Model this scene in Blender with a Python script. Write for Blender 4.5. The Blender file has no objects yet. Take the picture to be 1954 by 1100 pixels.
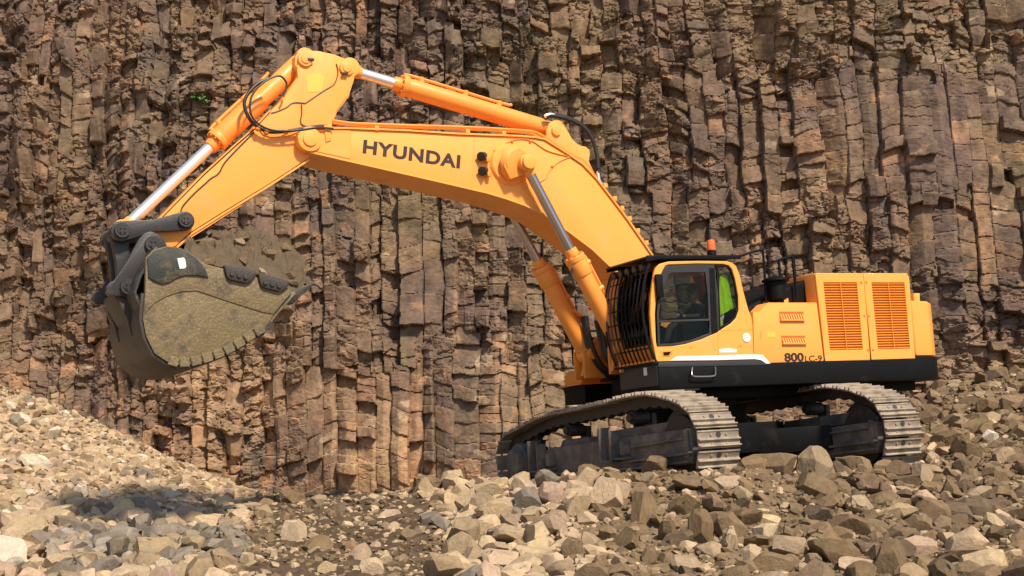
import bpy, bmesh, math, random
import numpy as np
from mathutils import Matrix, Vector, Euler

# ------------------------------------------------------------------ camera, sky, sun, exposure
sc = bpy.context.scene
C = sc.collection
FPX, PITCH = 2704.6, 6.83            # focal length in photo pixels (1954 wide), upward pitch in degrees
cam_d = bpy.data.cameras.new('camera')
cam = bpy.data.objects.new('camera', cam_d)
C.objects.link(cam)
cam_d.sensor_width = 36
cam_d.lens = FPX / 1954 * 36
cam_d.clip_end = 2000
cam.rotation_euler = (math.radians(90 + PITCH), 0, 0)
sc.camera = cam
SUN_EL, SUN_AZ = 50, 33              # azimuth to the right of straight-behind the camera
w = bpy.data.worlds.new('World')
sc.world = w
w.use_nodes = True
nt = w.node_tree
sky = nt.nodes.new('ShaderNodeTexSky')
sky.sky_type = 'NISHITA'
sky.sun_disc = False
sky.sun_elevation = math.radians(SUN_EL)
sky.sun_rotation = math.radians(180 - SUN_AZ)
bg = nt.nodes['Background']
nt.links.new(sky.outputs[0], bg.inputs[0])
bg.inputs[1].default_value = 0.10
sd = bpy.data.lights.new('sun', 'SUN')
sd.energy = 4.1
sd.angle = math.radians(5)
sd.color = (1.0, 0.88, 0.70)
sun = bpy.data.objects.new('sun', sd)
C.objects.link(sun)
az, el = math.radians(SUN_AZ), math.radians(SUN_EL)
SV = Vector((math.sin(az) * math.cos(el), -math.cos(az) * math.cos(el), math.sin(el)))
sun.rotation_euler = SV.to_track_quat('Z', 'Y').to_euler()
sun.location = SV * 40
sc.view_settings.view_transform = 'Standard'
sc.view_settings.look = 'None'
sc.view_settings.gamma = 1
sc.view_settings.exposure = 0.5
sc.cycles.max_bounces = 8
sc.cycles.transparent_max_bounces = 12

rng = random.Random(11)

# ------------------------------------------------------------------ noise
def h2(i, j, s):
    v = np.sin(i * 127.1 + j * 311.7 + s * 74.7 + 0.5) * 43758.5453
    return v - np.floor(v)
def vn(x, y, s=0):
    i, j = np.floor(x), np.floor(y)
    u, v = x - i, y - j
    u = u * u * (3 - 2 * u); v = v * v * (3 - 2 * v)
    a, b, c, d = h2(i, j, s), h2(i + 1, j, s), h2(i, j + 1, s), h2(i + 1, j + 1, s)
    return (a + (b - a) * u) * (1 - v) + (c + (d - c) * u) * v - 0.5
def fbm(x, y, s=0, o=4):
    r, a, f = 0, 1.0, 1.0
    for k in range(o):
        r = r + a * vn(x * f, y * f, s + k * 7.3); a *= 0.5; f *= 2.03
    return r
def cells(x, y, wx, wy, s, jit=0.8, box=0.6):
    u, v = x / wx, y / wy
    i0, j0 = np.floor(u), np.floor(v)
    f1 = np.full(x.shape, 9.0); f2 = np.full(x.shape, 9.0)
    ci = np.zeros(x.shape); cj = np.zeros(x.shape); dx = np.zeros(x.shape); dy = np.zeros(x.shape)
    for a in (-1, 0, 1):
        for b in (-1, 0, 1):
            i, j = i0 + a, j0 + b
            px = i + .5 + jit * (h2(i, j, s) - .5)
            py = j + .5 + jit * (h2(i, j, s + 3) - .5)
            ex, ey = u - px, v - py
            d = box * np.maximum(np.abs(ex), np.abs(ey)) + (1 - box) * np.hypot(ex, ey)
            m = d < f1
            f2 = np.where(m, f1, np.minimum(f2, d))
            f1 = np.where(m, d, f1)
            ci = np.where(m, i, ci); cj = np.where(m, j, cj)
            dx = np.where(m, ex * wx, dx); dy = np.where(m, ey * wy, dy)
    return ci, cj, f2 - f1, dx, dy

# ------------------------------------------------------------------ materials
MATS = {}
def mat(name, col, rough=.6, metal=0, spec=.5, var=.12, scale=6, bump=0, bscale=40, coat=0, dust=0, dustcol=(.30, .22, .14), dscale=3.0):
    m = bpy.data.materials.new(name); m.use_nodes = True
    n, l = m.node_tree.nodes, m.node_tree.links
    b = n['Principled BSDF']
    tc = n.new('ShaderNodeTexCoord')
    nz = n.new('ShaderNodeTexNoise'); nz.inputs['Scale'].default_value = scale; nz.inputs['Detail'].default_value = 8
    l.new(tc.outputs['Object'], nz.inputs['Vector'])
    mx = n.new('ShaderNodeMix'); mx.data_type = 'RGBA'
    mx.inputs['A'].default_value = (*[c * (1 - var) for c in col], 1)
    mx.inputs['B'].default_value = (*[min(1, c * (1 + var)) for c in col], 1)
    l.new(nz.outputs['Fac'], mx.inputs['Factor'])
    out = mx.outputs['Result']
    if dust:
        n2 = n.new('ShaderNodeTexNoise'); n2.inputs['Scale'].default_value = dscale; n2.inputs['Detail'].default_value = 10; n2.inputs['Roughness'].default_value = .65
        l.new(tc.outputs['Object'], n2.inputs['Vector'])
        cr = n.new('ShaderNodeMapRange'); cr.inputs[1].default_value = .62 - .35 * dust; cr.inputs[2].default_value = .80 - .25 * dust
        l.new(n2.outputs['Fac'], cr.inputs[0])
        m2 = n.new('ShaderNodeMix'); m2.data_type = 'RGBA'
        l.new(cr.outputs[0], m2.inputs['Factor']); l.new(out, m2.inputs['A']); m2.inputs['B'].default_value = (*dustcol, 1)
        out = m2.outputs['Result']
        rr = n.new('ShaderNodeMapRange'); rr.inputs[3].default_value = rough; rr.inputs[4].default_value = .9
        l.new(cr.outputs[0], rr.inputs[0]); l.new(rr.outputs[0], b.inputs['Roughness'])
    else:
        b.inputs['Roughness'].default_value = rough
    l.new(out, b.inputs['Base Color'])
    b.inputs['Metallic'].default_value = metal
    b.inputs['Specular IOR Level'].default_value = spec
    b.inputs['Coat Weight'].default_value = coat
    if bump:
        n3 = n.new('ShaderNodeTexNoise'); n3.inputs['Scale'].default_value = bscale; n3.inputs['Detail'].default_value = 6
        l.new(tc.outputs['Object'], n3.inputs['Vector'])
        bp = n.new('ShaderNodeBump'); bp.inputs['Strength'].default_value = bump; bp.inputs['Distance'].default_value = .02
        l.new(n3.outputs['Fac'], bp.inputs['Height']); l.new(bp.outputs[0], b.inputs['Normal'])
    MATS[name] = m
    return m
ORANGE = mat('orange_paint', (.93, .365, .066), .45, spec=.4, var=.05, scale=1.5, coat=.10, dust=.22, dustcol=(.72, .36, .13), dscale=2.2, bump=.06, bscale=3)
CYLORANGE = mat('cylinder_orange_paint', (.90, .325, .058), .4, spec=.4, var=.05, scale=2, coat=.1, dust=.15, dustcol=(.60, .26, .08))
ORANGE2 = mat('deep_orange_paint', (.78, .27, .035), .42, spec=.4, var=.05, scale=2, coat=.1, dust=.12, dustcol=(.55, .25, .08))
BLACK = mat('black_paint', (.0045, .0045, .005), .6, spec=.16, var=.3, scale=3, dust=.08, dustcol=(.025, .020, .016))
LINKBLACK = mat('worn_black_steel', (.022, .019, .020), .45, var=.4, scale=5, dust=.25, dustcol=(.08, .058, .048), bump=.15)
GREY = mat('dark_grey_paint', (.024, .023, .026), .5, var=.2)
RUBBER = mat('rubber_hose', (.022, .018, .018), .45, var=.3, scale=10)
CHROME = mat('chromed_steel', (.92, .88, .86), .30, metal=.75, var=.03, scale=2)
GLOSSROD = mat('dull_chromed_steel', (.45, .40, .40), .28, metal=1, var=.1, scale=3)
WHITE = mat('white_paint', (.78, .77, .74), .5, var=.05)
DECAL = mat('dark_brown_lettering', (.035, .012, .01), .5, var=.1)
YDECAL = mat('yellow_decal', (.90, .47, .07), .5, var=.1)
FRAME = mat('dusty_frame_steel', (.088, .078, .072), .65, var=.35, scale=4, dust=.55, dustcol=(.22, .18, .145), bump=.3, bscale=25)
CHAIN = mat('greasy_chain_steel', (.03, .024, .022), .6, var=.4, scale=8, dust=.3, dustcol=(.09, .06, .045), bump=.3)
SHOE = mat('mud_polished_shoe_steel', (.235, .185, .14), .62, var=.35, scale=4, dust=.45, dustcol=(.40, .33, .24), dscale=5, bump=.4, bscale=20)
MUDDY = mat('mud_coated_bucket_steel', (.175, .125, .056), .55, var=.35, scale=4, dust=.42, dustcol=(.070, .058, .042), dscale=4, bump=.6, bscale=26)
def scrape(m):
    """long pale scratches dragged along the bucket side, and fine pale spatter"""
    n, l = m.node_tree.nodes, m.node_tree.links
    b = n['Principled BSDF']; src = b.inputs['Base Color'].links[0].from_socket
    tc = n.new('ShaderNodeTexCoord'); mp = n.new('ShaderNodeMapping'); mp.inputs['Rotation'].default_value = (0, math.radians(38), 0)
    l.new(tc.outputs['Object'], mp.inputs[0]); mp2 = n.new('ShaderNodeMapping'); mp2.inputs['Scale'].default_value = (.8, 3, 11)
    l.new(mp.outputs[0], mp2.inputs[0])
    for vec, sc_, lo, hi, amt, colr in ((mp2.outputs[0], 1.0, .58, .78, .35, (.27, .20, .12, 1)), (tc.outputs['Object'], 38, .60, .68, .55, (.36, .29, .18, 1)), (mp2.outputs[0], 2.4, .58, .74, .4, (.06, .048, .036, 1))):
        t = n.new('ShaderNodeTexNoise'); t.inputs['Scale'].default_value = sc_; t.inputs['Detail'].default_value = 4; l.new(vec, t.inputs['Vector'])
        r = n.new('ShaderNodeMapRange'); r.inputs[1].default_value = lo; r.inputs[2].default_value = hi; r.inputs[4].default_value = amt; l.new(t.outputs['Fac'], r.inputs[0])
        k = n.new('ShaderNodeMix'); k.data_type = 'RGBA'; l.new(r.outputs[0], k.inputs['Factor']); l.new(src, k.inputs['A']); k.inputs['B'].default_value = colr; src = k.outputs['Result']
    l.new(src, b.inputs['Base Color'])
scrape(MUDDY)
BUCKETDARK = mat('dark_bucket_steel', (.020, .021, .019), .6, var=.3, scale=5, dust=.33, dustcol=(.13, .105, .055), dscale=6, bump=.3)
SHELL = mat('brown_black_shell_steel', (.035, .026, .023), .6, var=.4, scale=4, dust=.25, dustcol=(.07, .048, .034), bump=.3)
AMBER = mat('amber_lens', (.85, .16, .04), .25, var=.1)
NEON = mat('fluorescent_yellow_cloth', (.55, 1.0, .02), .8, var=.06, scale=8, bump=.3, bscale=14)
CLOTH = mat('dark_work_cloth', (.05, .055, .06), .85, var=.3, scale=12)
SKIN = mat('skin', (.55, .30, .20), .5, var=.1)
SEATM = mat('seat_fabric', (.02, .02, .022), .8, var=.2)
SOIL = mat('loaded_soil', (.105, .074, .044), .95, var=.4, scale=8, bump=1.0, bscale=18)
LEAF = mat('leaf_green', (.08, .16, .04), .6, var=.35)
CAP = mat('cap_cloth', (.16, .19, .08), .8)
RED = mat('red_cloth', (.35, .02, .04), .8)

def glass_mat():
    m = bpy.data.materials.new('tinted_glass'); m.use_nodes = True
    n, l = m.node_tree.nodes, m.node_tree.links
    n.remove(n['Principled BSDF'])
    t = n.new('ShaderNodeBsdfTransparent'); t.inputs[0].default_value = (.70, .72, .66, 1)
    g = n.new('ShaderNodeBsdfGlossy'); g.inputs['Roughness'].default_value = .03
    f = n.new('ShaderNodeFresnel'); f.inputs[0].default_value = 1.22
    x = n.new('ShaderNodeMixShader')
    l.new(f.outputs[0], x.inputs[0]); l.new(t.outputs[0], x.inputs[1]); l.new(g.outputs[0], x.inputs[2])
    l.new(x.outputs[0], n['Material Output'].inputs[0])
    return m
GLASS = glass_mat()

def rock_mat(name, attr):
    """stone: colour from a per-object colour (rocks) or a colour attribute (cliff, ground, rubble), fine mottling and bump"""
    m = bpy.data.materials.new(name); m.use_nodes = True
    n, l = m.node_tree.nodes, m.node_tree.links
    b = n['Principled BSDF']
    if attr == 'object':
        src = n.new('ShaderNodeObjectInfo').outputs['Color']
    else:
        a = n.new('ShaderNodeVertexColor'); a.layer_name = 'col'; src = a.outputs[0]
    tc = n.new('ShaderNodeTexCoord')
    mp = n.new('ShaderNodeMapping'); l.new(tc.outputs['Object'], mp.inputs[0])
    n1 = n.new('ShaderNodeTexNoise'); n1.inputs['Detail'].default_value = 10; n1.inputs['Roughness'].default_value = .7
    n1.inputs['Scale'].default_value = 7 if attr != 'object' else 2.6
    l.new(mp.outputs[0], n1.inputs['Vector'])
    r1 = n.new('ShaderNodeMapRange'); r1.inputs[1].default_value = .25; r1.inputs[2].default_value = .75; r1.inputs[3].default_value = .62; r1.inputs[4].default_value = 1.38
    l.new(n1.outputs['Fac'], r1.inputs[0])
    mu = n.new('ShaderNodeMix'); mu.data_type = 'RGBA'; mu.blend_type = 'MULTIPLY'; mu.inputs['Factor'].default_value = 1
    l.new(src, mu.inputs['A']); l.new(r1.outputs[0], mu.inputs['B'])
    n2 = n.new('ShaderNodeTexNoise'); n2.inputs['Scale'].default_value = 1.7 if attr != 'object' else 1.2; n2.inputs['Detail'].default_value = 9; n2.inputs['Roughness'].default_value = .68
    l.new(mp.outputs[0], n2.inputs['Vector'])
    r2 = n.new('ShaderNodeMapRange'); r2.inputs[1].default_value = .54; r2.inputs[2].default_value = .70
    l.new(n2.outputs['Fac'], r2.inputs[0])
    m2 = n.new('ShaderNodeMix'); m2.data_type = 'RGBA'
    ml = n.new('ShaderNodeMath'); ml.operation = 'MULTIPLY'; ml.inputs[1].default_value = .45
    l.new(r2.outputs[0], ml.inputs[0]); l.new(ml.outputs[0], m2.inputs['Factor'])
    l.new(mu.outputs['Result'], m2.inputs['A']); m2.inputs['B'].default_value = (.23, .16, .095, 1)
    l.new(m2.outputs['Result'], b.inputs['Base Color'])
    b.inputs['Roughness'].default_value = .88
    b.inputs['Specular IOR Level'].default_value = .3
    n3 = n.new('ShaderNodeTexNoise'); n3.inputs['Scale'].default_value = 16 if attr != 'object' else 7; n3.inputs['Detail'].default_value = 8; n3.inputs['Roughness'].default_value = .62
    l.new(mp.outputs[0], n3.inputs['Vector'])
    bp = n.new('ShaderNodeBump'); bp.inputs['Strength'].default_value = .55; bp.inputs['Distance'].default_value = .02 if attr != 'object' else .03
    l.new(n3.outputs['Fac'], bp.inputs['Height']); l.new(bp.outputs[0], b.inputs['Normal'])
    return m
ROCKOBJ = rock_mat('loose_stone', 'object')
ROCKATT = rock_mat('quarry_stone', 'attr')

# ------------------------------------------------------------------ object helpers
def tag(o, label=None, cat=None, group=None, kind=None):
    if label: o['label'] = label
    if cat: o['category'] = cat
    if group: o['group'] = group
    if kind: o['kind'] = kind
    return o
def rz(d): return Matrix.Rotation(math.radians(d), 3, 'Z')
YAW, TYAW, ROLL, TILT = 26.748, 63.385, -3.576, -0.114
TB = Matrix.Rotation(math.radians(ROLL), 3, 'Y') @ Matrix.Rotation(math.radians(TILT), 3, 'X')
ORG = Vector((3.049, 23.806, -0.588))
UPR = rz(180 + YAW)                                    # upper frame (x forward, y machine's left, z up) -> machine frame
_a = math.radians(TYAW)
TRK = Matrix(((math.cos(_a), -math.sin(_a), 0), (-math.sin(_a), -math.cos(_a), 0), (0, 0, 1))).transposed()
def ray(px, py):
    t = math.radians(PITCH); x, z = (px - 977) / FPX, -(py - 550) / FPX
    return Vector((x, math.cos(t) - z * math.sin(t), math.sin(t) + z * math.cos(t)))
def _un(M, px, py, y):
    Mi = (TB @ M).inverted(); d = Mi @ ray(px, py); o = Mi @ (-ORG); t = (y - o.y) / d.y; p = o + t * d
    return (p.x, p.z)
def U(px, py, y): return _un(UPR, px, py, y)
def Us(pts, y): return [U(a, b, y) for a, b in pts]
def T(px, py, y): return _un(TRK, px, py, y)
def Ts(pts, y): return [T(a, b, y) for a, b in pts]

class MB:
    def __init__(s, frame=UPR): s.bm = bmesh.new(); s.F = frame
    def v(s, p): return s.bm.verts.new(s.F @ Vector(p))
    def face(s, vs):
        try: return s.bm.faces.new(vs)
        except ValueError: return None
    def prism(s, poly, y0, y1):
        a = [s.v((x, y0, z)) for x, z in poly]; b = [s.v((x, y1, z)) for x, z in poly]
        s.face(a); s.face(b[::-1]); n = len(poly)
        for i in range(n): s.face((a[i], b[i], b[(i + 1) % n], a[(i + 1) % n]))
        return s
    def plan(s, poly, z0, z1, inset=0):
        a = [s.v((x, y, z0)) for x, y in poly]; b = [s.v((x, y, z1)) for x, y in poly]
        s.face(a); s.face(b[::-1]); n = len(poly)
        for i in range(n): s.face((a[i], b[i], b[(i + 1) % n], a[(i + 1) % n]))
        return s
    def box(s, x0, x1, y0, y1, z0, z1): return s.prism([(x0, z0), (x1, z0), (x1, z1), (x0, z1)], y0, y1)
    def ribbon(s, path, y0, y1, t, closed=False):
        """a plate of thickness t following a path in the x-z plane (t to the left of travel)"""
        n = len(path); off = []
        for i in range(n):
            a = path[i - 1] if (i or closed) else path[0]; b = path[(i + 1) % n] if (i < n - 1 or closed) else path[-1]
            dx, dz = b[0] - a[0], b[1] - a[1]; L = math.hypot(dx, dz) or 1
            off.append((path[i][0] - dz / L * t, path[i][1] + dx / L * t))
        q = [[s.v((p[0], y, p[1])) for p in c] for c in (path, off) for y in (y0, y1)]
        m = n if closed else n - 1
        for i in range(m):
            j = (i + 1) % n
            s.face((q[0][i], q[0][j], q[1][j], q[1][i])); s.face((q[2][i], q[3][i], q[3][j], q[2][j]))
            s.face((q[0][i], q[2][i], q[2][j], q[0][j])); s.face((q[1][i], q[1][j], q[3][j], q[3][i]))
        if not closed:
            s.face((q[0][0], q[1][0], q[3][0], q[2][0])); s.face((q[0][-1], q[2][-1], q[3][-1], q[1][-1]))
        return s
    def cyl(s, p0, p1, r0, r1=None, n=20, cap=True):
        r1 = r0 if r1 is None else r1
        p0, p1 = Vector(p0), Vector(p1); d = (p1 - p0).normalized()
        e = d.orthogonal().normalized(); f = d.cross(e)
        A = [s.v(p0 + (e * math.cos(2 * math.pi * k / n) + f * math.sin(2 * math.pi * k / n)) * r0) for k in range(n)]
        B = [s.v(p1 + (e * math.cos(2 * math.pi * k / n) + f * math.sin(2 * math.pi * k / n)) * r1) for k in range(n)]
        for k in range(n): s.face((A[k], B[k], B[(k + 1) % n], A[(k + 1) % n]))
        if cap: s.face(A[::-1]); s.face(B)
        return s
    def tube(s, pts, r, n=8, sub=4):
        P = [Vector(p) for p in pts]
        if len(P) > 2 and sub > 1:
            Q = []
            for i in range(len(P) - 1):
                a, b, c, d = P[max(0, i - 1)], P[i], P[i + 1], P[min(len(P) - 1, i + 2)]
                for k in range(sub):
                    t = k / sub
                    Q.append(.5 * ((2 * b) + (c - a) * t + (2 * a - 5 * b + 4 * c - d) * t * t + (3 * b - a - 3 * c + d) * t ** 3))
            Q.append(P[-1]); P = Q
        rings = []; e = None
        for i, p in enumerate(P):
            d = (P[min(i + 1, len(P) - 1)] - P[max(i - 1, 0)]).normalized()
            e = d.orthogonal().normalized() if e is None else (e - d * e.dot(d)).normalized()
            f = d.cross(e)
            rings.append([s.v(p + (e * math.cos(2 * math.pi * k / n) + f * math.sin(2 * math.pi * k / n)) * r) for k in range(n)])
        for A, B in zip(rings, rings[1:]):
            for k in range(n): s.face((A[k], B[k], B[(k + 1) % n], A[(k + 1) % n]))
        s.face(rings[0][::-1]); s.face(rings[-1])
        return s
    def ball(s, c, r, sc3=(1, 1, 1), seg=14):
        rows = []
        for i in range(1, seg // 2):
            th = math.pi * i / (seg // 2)
            rows.append([s.v((c[0] + r * sc3[0] * math.sin(th) * math.cos(2 * math.pi * k / seg), c[1] + r * sc3[1] * math.sin(th) * math.sin(2 * math.pi * k / seg), c[2] + r * sc3[2] * math.cos(th))) for k in range(seg)])
        t = s.v((c[0], c[1], c[2] + r * sc3[2])); b = s.v((c[0], c[1], c[2] - r * sc3[2]))
        for k in range(seg):
            s.face((t, rows[0][k], rows[0][(k + 1) % seg])); s.face((b, rows[-1][(k + 1) % seg], rows[-1][k]))
        for A, B in zip(rows, rows[1:]):
            for k in range(seg): s.face((A[k], B[k], B[(k + 1) % seg], A[(k + 1) % seg]))
        return s
    def build(s, name, material, parent=None, bevel=0, seg=2, smooth=True, label=None):
        bm = s.bm
        bmesh.ops.recalc_face_normals(bm, faces=bm.faces)
        if bevel:
            es = [e for e in bm.edges if len(e.link_faces) == 2 and e.calc_face_angle(0) > .45]
            bmesh.ops.bevel(bm, geom=es, offset=bevel, segments=seg, affect='EDGES', clamp_overlap=True, profile=.6)
        if smooth:
            for f in bm.faces: f.smooth = True
            for e in bm.edges:
                e.smooth = not (len(e.link_faces) == 2 and e.calc_face_angle(0) > .55)
        me = bpy.data.meshes.new(name); bm.to_mesh(me); bm.free()
        me.materials.append(material)
        o = bpy.data.objects.new(name, me); C.objects.link(o)
        if parent: o.parent = parent
        if label: o['label'] = label
        return o

def curve_plate(name, loops, y0, y1, material, parent, bevel=.006, label=None, frame=UPR):
    """flat plate with holes: loops in (x,z), first one the outline"""
    cu = bpy.data.curves.new('tmp', 'CURVE'); cu.dimensions = '2D'; cu.fill_mode = 'BOTH'
    for lp in loops:
        sp = cu.splines.new('POLY'); sp.points.add(len(lp) - 1)
        for p, (x, z) in zip(sp.points, lp): p.co = (x, z, 0, 1)
        sp.use_cyclic_u = True
    cu.extrude = abs(y1 - y0) / 2 - bevel; cu.bevel_depth = bevel; cu.bevel_resolution = 1; cu.offset = -bevel
    to = bpy.data.objects.new('tmp', cu)
    me = bpy.data.meshes.new_from_object(to)
    ym = (y0 + y1) / 2
    for v in me.vertices:
        x, z, h = v.co; v.co = frame @ Vector((x, ym + h, z))
    bm = bmesh.new(); bm.from_mesh(me); bmesh.ops.remove_doubles(bm, verts=bm.verts, dist=1e-5); bmesh.ops.recalc_face_normals(bm, faces=bm.faces); bm.to_mesh(me); bm.free()
    me.materials.clear(); me.materials.append(material); me.name = name
    bpy.data.objects.remove(to); bpy.data.curves.remove(cu)
    o = bpy.data.objects.new(name, me); C.objects.link(o); o.parent = parent
    if label: o['label'] = label
    return o

def text_mesh(name, body, p_left, p_right, p_top, y, material, parent, thick=.012, bold=.012, squeeze=1.0, shear=0.0):
    """lettering laid on plane y; baseline runs from pixel p_left to p_right, p_top is the top of the first letter"""
    cu = bpy.data.curves.new('tmp', 'FONT'); cu.body = body; cu.size = 1; cu.extrude = .01; cu.offset = bold
    cu.space_character = squeeze
    to = bpy.data.objects.new('tmp', cu)
    me = bpy.data.meshes.new_from_object(to)
    co = np.empty(len(me.vertices) * 3); me.vertices.foreach_get('co', co); co = co.reshape(-1, 3)
    x0, x1, z0, z1 = co[:, 0].min(), co[:, 0].max(), co[:, 1].min(), co[:, 1].max()
    L, Rr, Tp = Vector(U(*p_left, y)), Vector(U(*p_right, y)), Vector(U(*p_top, y))
    for v in me.vertices:
        u = (v.co.x - x0) / (x1 - x0); h = (v.co.y - z0) / (z1 - z0)
        q = L + (Rr - L) * u + (Tp - L) * h
        v.co = UPR @ Vector((q.x, y + (thick if v.co.z > 0 else -.004), q.y))
    bm = bmesh.new(); bm.from_mesh(me); bmesh.ops.remove_doubles(bm, verts=bm.verts, dist=1e-5); bmesh.ops.recalc_face_normals(bm, faces=bm.faces); bm.to_mesh(me); bm.free()
    me.materials.clear(); me.materials.append(material)
    bpy.data.objects.remove(to); bpy.data.curves.remove(cu)
    o = bpy.data.objects.new(name, me); C.objects.link(o); o.parent = parent
    return o

def np_mesh(name, co, faces, material, cols=None, smooth=False):
    """co (n,3), faces (m,4) or (m,3) int"""
    k = faces.shape[1]
    me = bpy.data.meshes.new(name)
    me.vertices.add(len(co)); me.vertices.foreach_set('co', np.ascontiguousarray(co, dtype=np.float32).ravel())
    me.loops.add(faces.size); me.loops.foreach_set('vertex_index', np.ascontiguousarray(faces, dtype=np.int32).ravel())
    me.polygons.add(len(faces)); me.polygons.foreach_set('loop_start', np.arange(0, faces.size, k, dtype=np.int32))
    me.polygons.foreach_set('loop_total', np.full(len(faces), k, dtype=np.int32))
    me.polygons.foreach_set('use_smooth', np.full(len(faces), bool(smooth)))
    me.update(calc_edges=True)
    if cols is not None:
        at = me.color_attributes.new('col', 'FLOAT_COLOR', 'POINT')
        c4 = np.ones((len(co), 4), dtype=np.float32); c4[:, :3] = cols
        at.data.foreach_set('color', c4.ravel())
    me.materials.append(material)
    o = bpy.data.objects.new(name, me); C.objects.link(o)
    return o
def grid_faces(nr, nc):
    i = np.arange((nr - 1) * (nc - 1)); r, c = i // (nc - 1), i % (nc - 1); a = r * nc + c
    return np.stack([a, a + 1, a + nc + 1, a + nc], 1)

# ------------------------------------------------------------------ terrain
def z_at(py, D): return ray(977, py).z / ray(977, py).y * D
CP = []
for px, py, D in [(0,750,31),(0,850,27.5),(0,950,22.5),(0,1100,16.5),(200,825,31),(200,900,26),(200,1000,20.5),(200,1100,16.5),(420,930,31),(430,965,25),(430,1020,20),(430,1100,16.5),
                  (-400,640,31),(-400,900,22),(-400,1100,16),(600,948,26),(600,1000,20.5),(600,1100,16.5),(800,940,24),(800,1000,19.8),(800,1100,16.3),
                  (940,934,23.4),(980,1000,19.2),(980,1100,16.2),(1060,931,22.0),(1140,917,21.2),(1240,908,20.6),(1180,1000,18.2),(1180,1100,15.9),(1320,920,19.5),(1400,918,19.4),(1400,1000,17.9),(1400,1100,15.8),
                  (1480,900,20.6),(1600,905,20.6),(1700,900,20.7),(1700,1000,18.2),(1650,1100,15.8),(1790,885,21.8),(1800,830,24.5),(1800,758,30),(1954,900,21.2),(1954,1000,18.5),(1954,1100,16.0),
                  (1954,812,25),(1954,752,29),(2300,700,29),(2300,850,21.5),(2300,1080,15.8)]:
    CP.append(((px - 977) / FPX * D, D, z_at(py, D)))
for X, D, z in [(-4, 31, -1.0), (0, 30, -.85), (1, 26, -.75), (3, 27, -.65), (3.05, 23.8, -.6), (5, 24, -.5), (5, 30, -.5), (6.5, 26, -.2), (4.2, 22, -.38),
                (-14, 10, -1.75), (-7, 12, -1.72), (0, 12, -1.7), (7, 12, -1.7), (14, 10, -1.75), (-10, 5, -1.75), (10, 5, -1.75), (0, 3, -1.75)]:
    CP.append((X, D, z))
CP = np.array(CP)
def _tps(r): return np.where(r > 1e-9, r * r * np.log(r + 1e-12), 0)
_n = len(CP)
_K = _tps(np.hypot(CP[:, None, 0] - CP[None, :, 0], CP[:, None, 1] - CP[None, :, 1])) + np.eye(_n) * .25
_P = np.c_[np.ones(_n), CP[:, :2]]
_A = np.block([[_K, _P], [_P.T, np.zeros((3, 3))]])
_W = np.linalg.solve(_A, np.r_[CP[:, 2], 0, 0, 0])
def terr(X, D):
    X = np.asarray(X, float); D = np.asarray(D, float)
    x = np.clip(X, -14.5, 14.5); d = np.clip(D, 3, 31.5)
    z = _W[_n] + _W[_n + 1] * x + _W[_n + 2] * d
    for k in range(_n):
        z = z + _W[k] * _tps(np.hypot(x - CP[k, 0], d - CP[k, 1]))
    f = np.clip((np.hypot(X - x, D - d)) / 14, 0, 1)
    z = z * (1 - f) + (-1.8) * f
    return z + .10 * fbm(X * .9, D * .9, 5, 3) * np.clip((D - 8) / 6, 0, 1)
gx = np.r_[-400, -200, -100, -60, -40, -30, -24, -20, np.arange(-17, 17.01, .07), 20, 24, 30, 40, 60, 100, 200, 400]
gy = np.r_[-300, -150, -60, -30, -15, -8, -3, 0, 2, 4, 6, 8, 9, 10, np.arange(11, 33.5, .07), 35, 45, 80, 150, 400]
GX, GY = np.meshgrid(gx, gy)
GZ = terr(GX, GY)
_den = np.clip(1 - (np.hypot(np.maximum(0, np.abs(GX) - 16), np.maximum(0, 11 - GY))) / 4, 0, 1)
GZ = GZ + _den * (.07 * fbm(GX * 4, GY * 4, 9, 4) + .05 * np.abs(fbm(GX * 11, GY * 11, 19, 2)))
# ground colours: pale scree left, dark soil in the middle, brown dirt right (own colour of each material)
def ground_col(X, D, Z):
    px = 977 + X / D * FPX
    pale = np.array([.38, .27, .16]); dark = np.array([.078, .052, .030]); brown = np.array([.160, .110, .060])
    nz = fbm(X * .8, D * .8, 33, 3) * 120
    t1 = np.clip((px + nz - 450) / 60, 0, 1)[..., None]
    t2 = np.clip((px + nz - 870) / 120, 0, 1)[..., None]
    c = pale * (1 - t1) + dark * t1
    c = c * (1 - t2) + brown * t2
    return c * (1 + .5 * fbm(X * 5, D * 5, 41, 4))[..., None]
gc = ground_col(GX, np.maximum(GY, 6), GZ)
ground = np_mesh('ground', np.stack([GX, GY, GZ], -1).reshape(-1, 3), grid_faces(*GX.shape), ROCKATT, gc.reshape(-1, 3))
tag(ground, 'bare quarry floor of brown soil and pale rock dust under the loose stones', 'ground', kind='structure')

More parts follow.
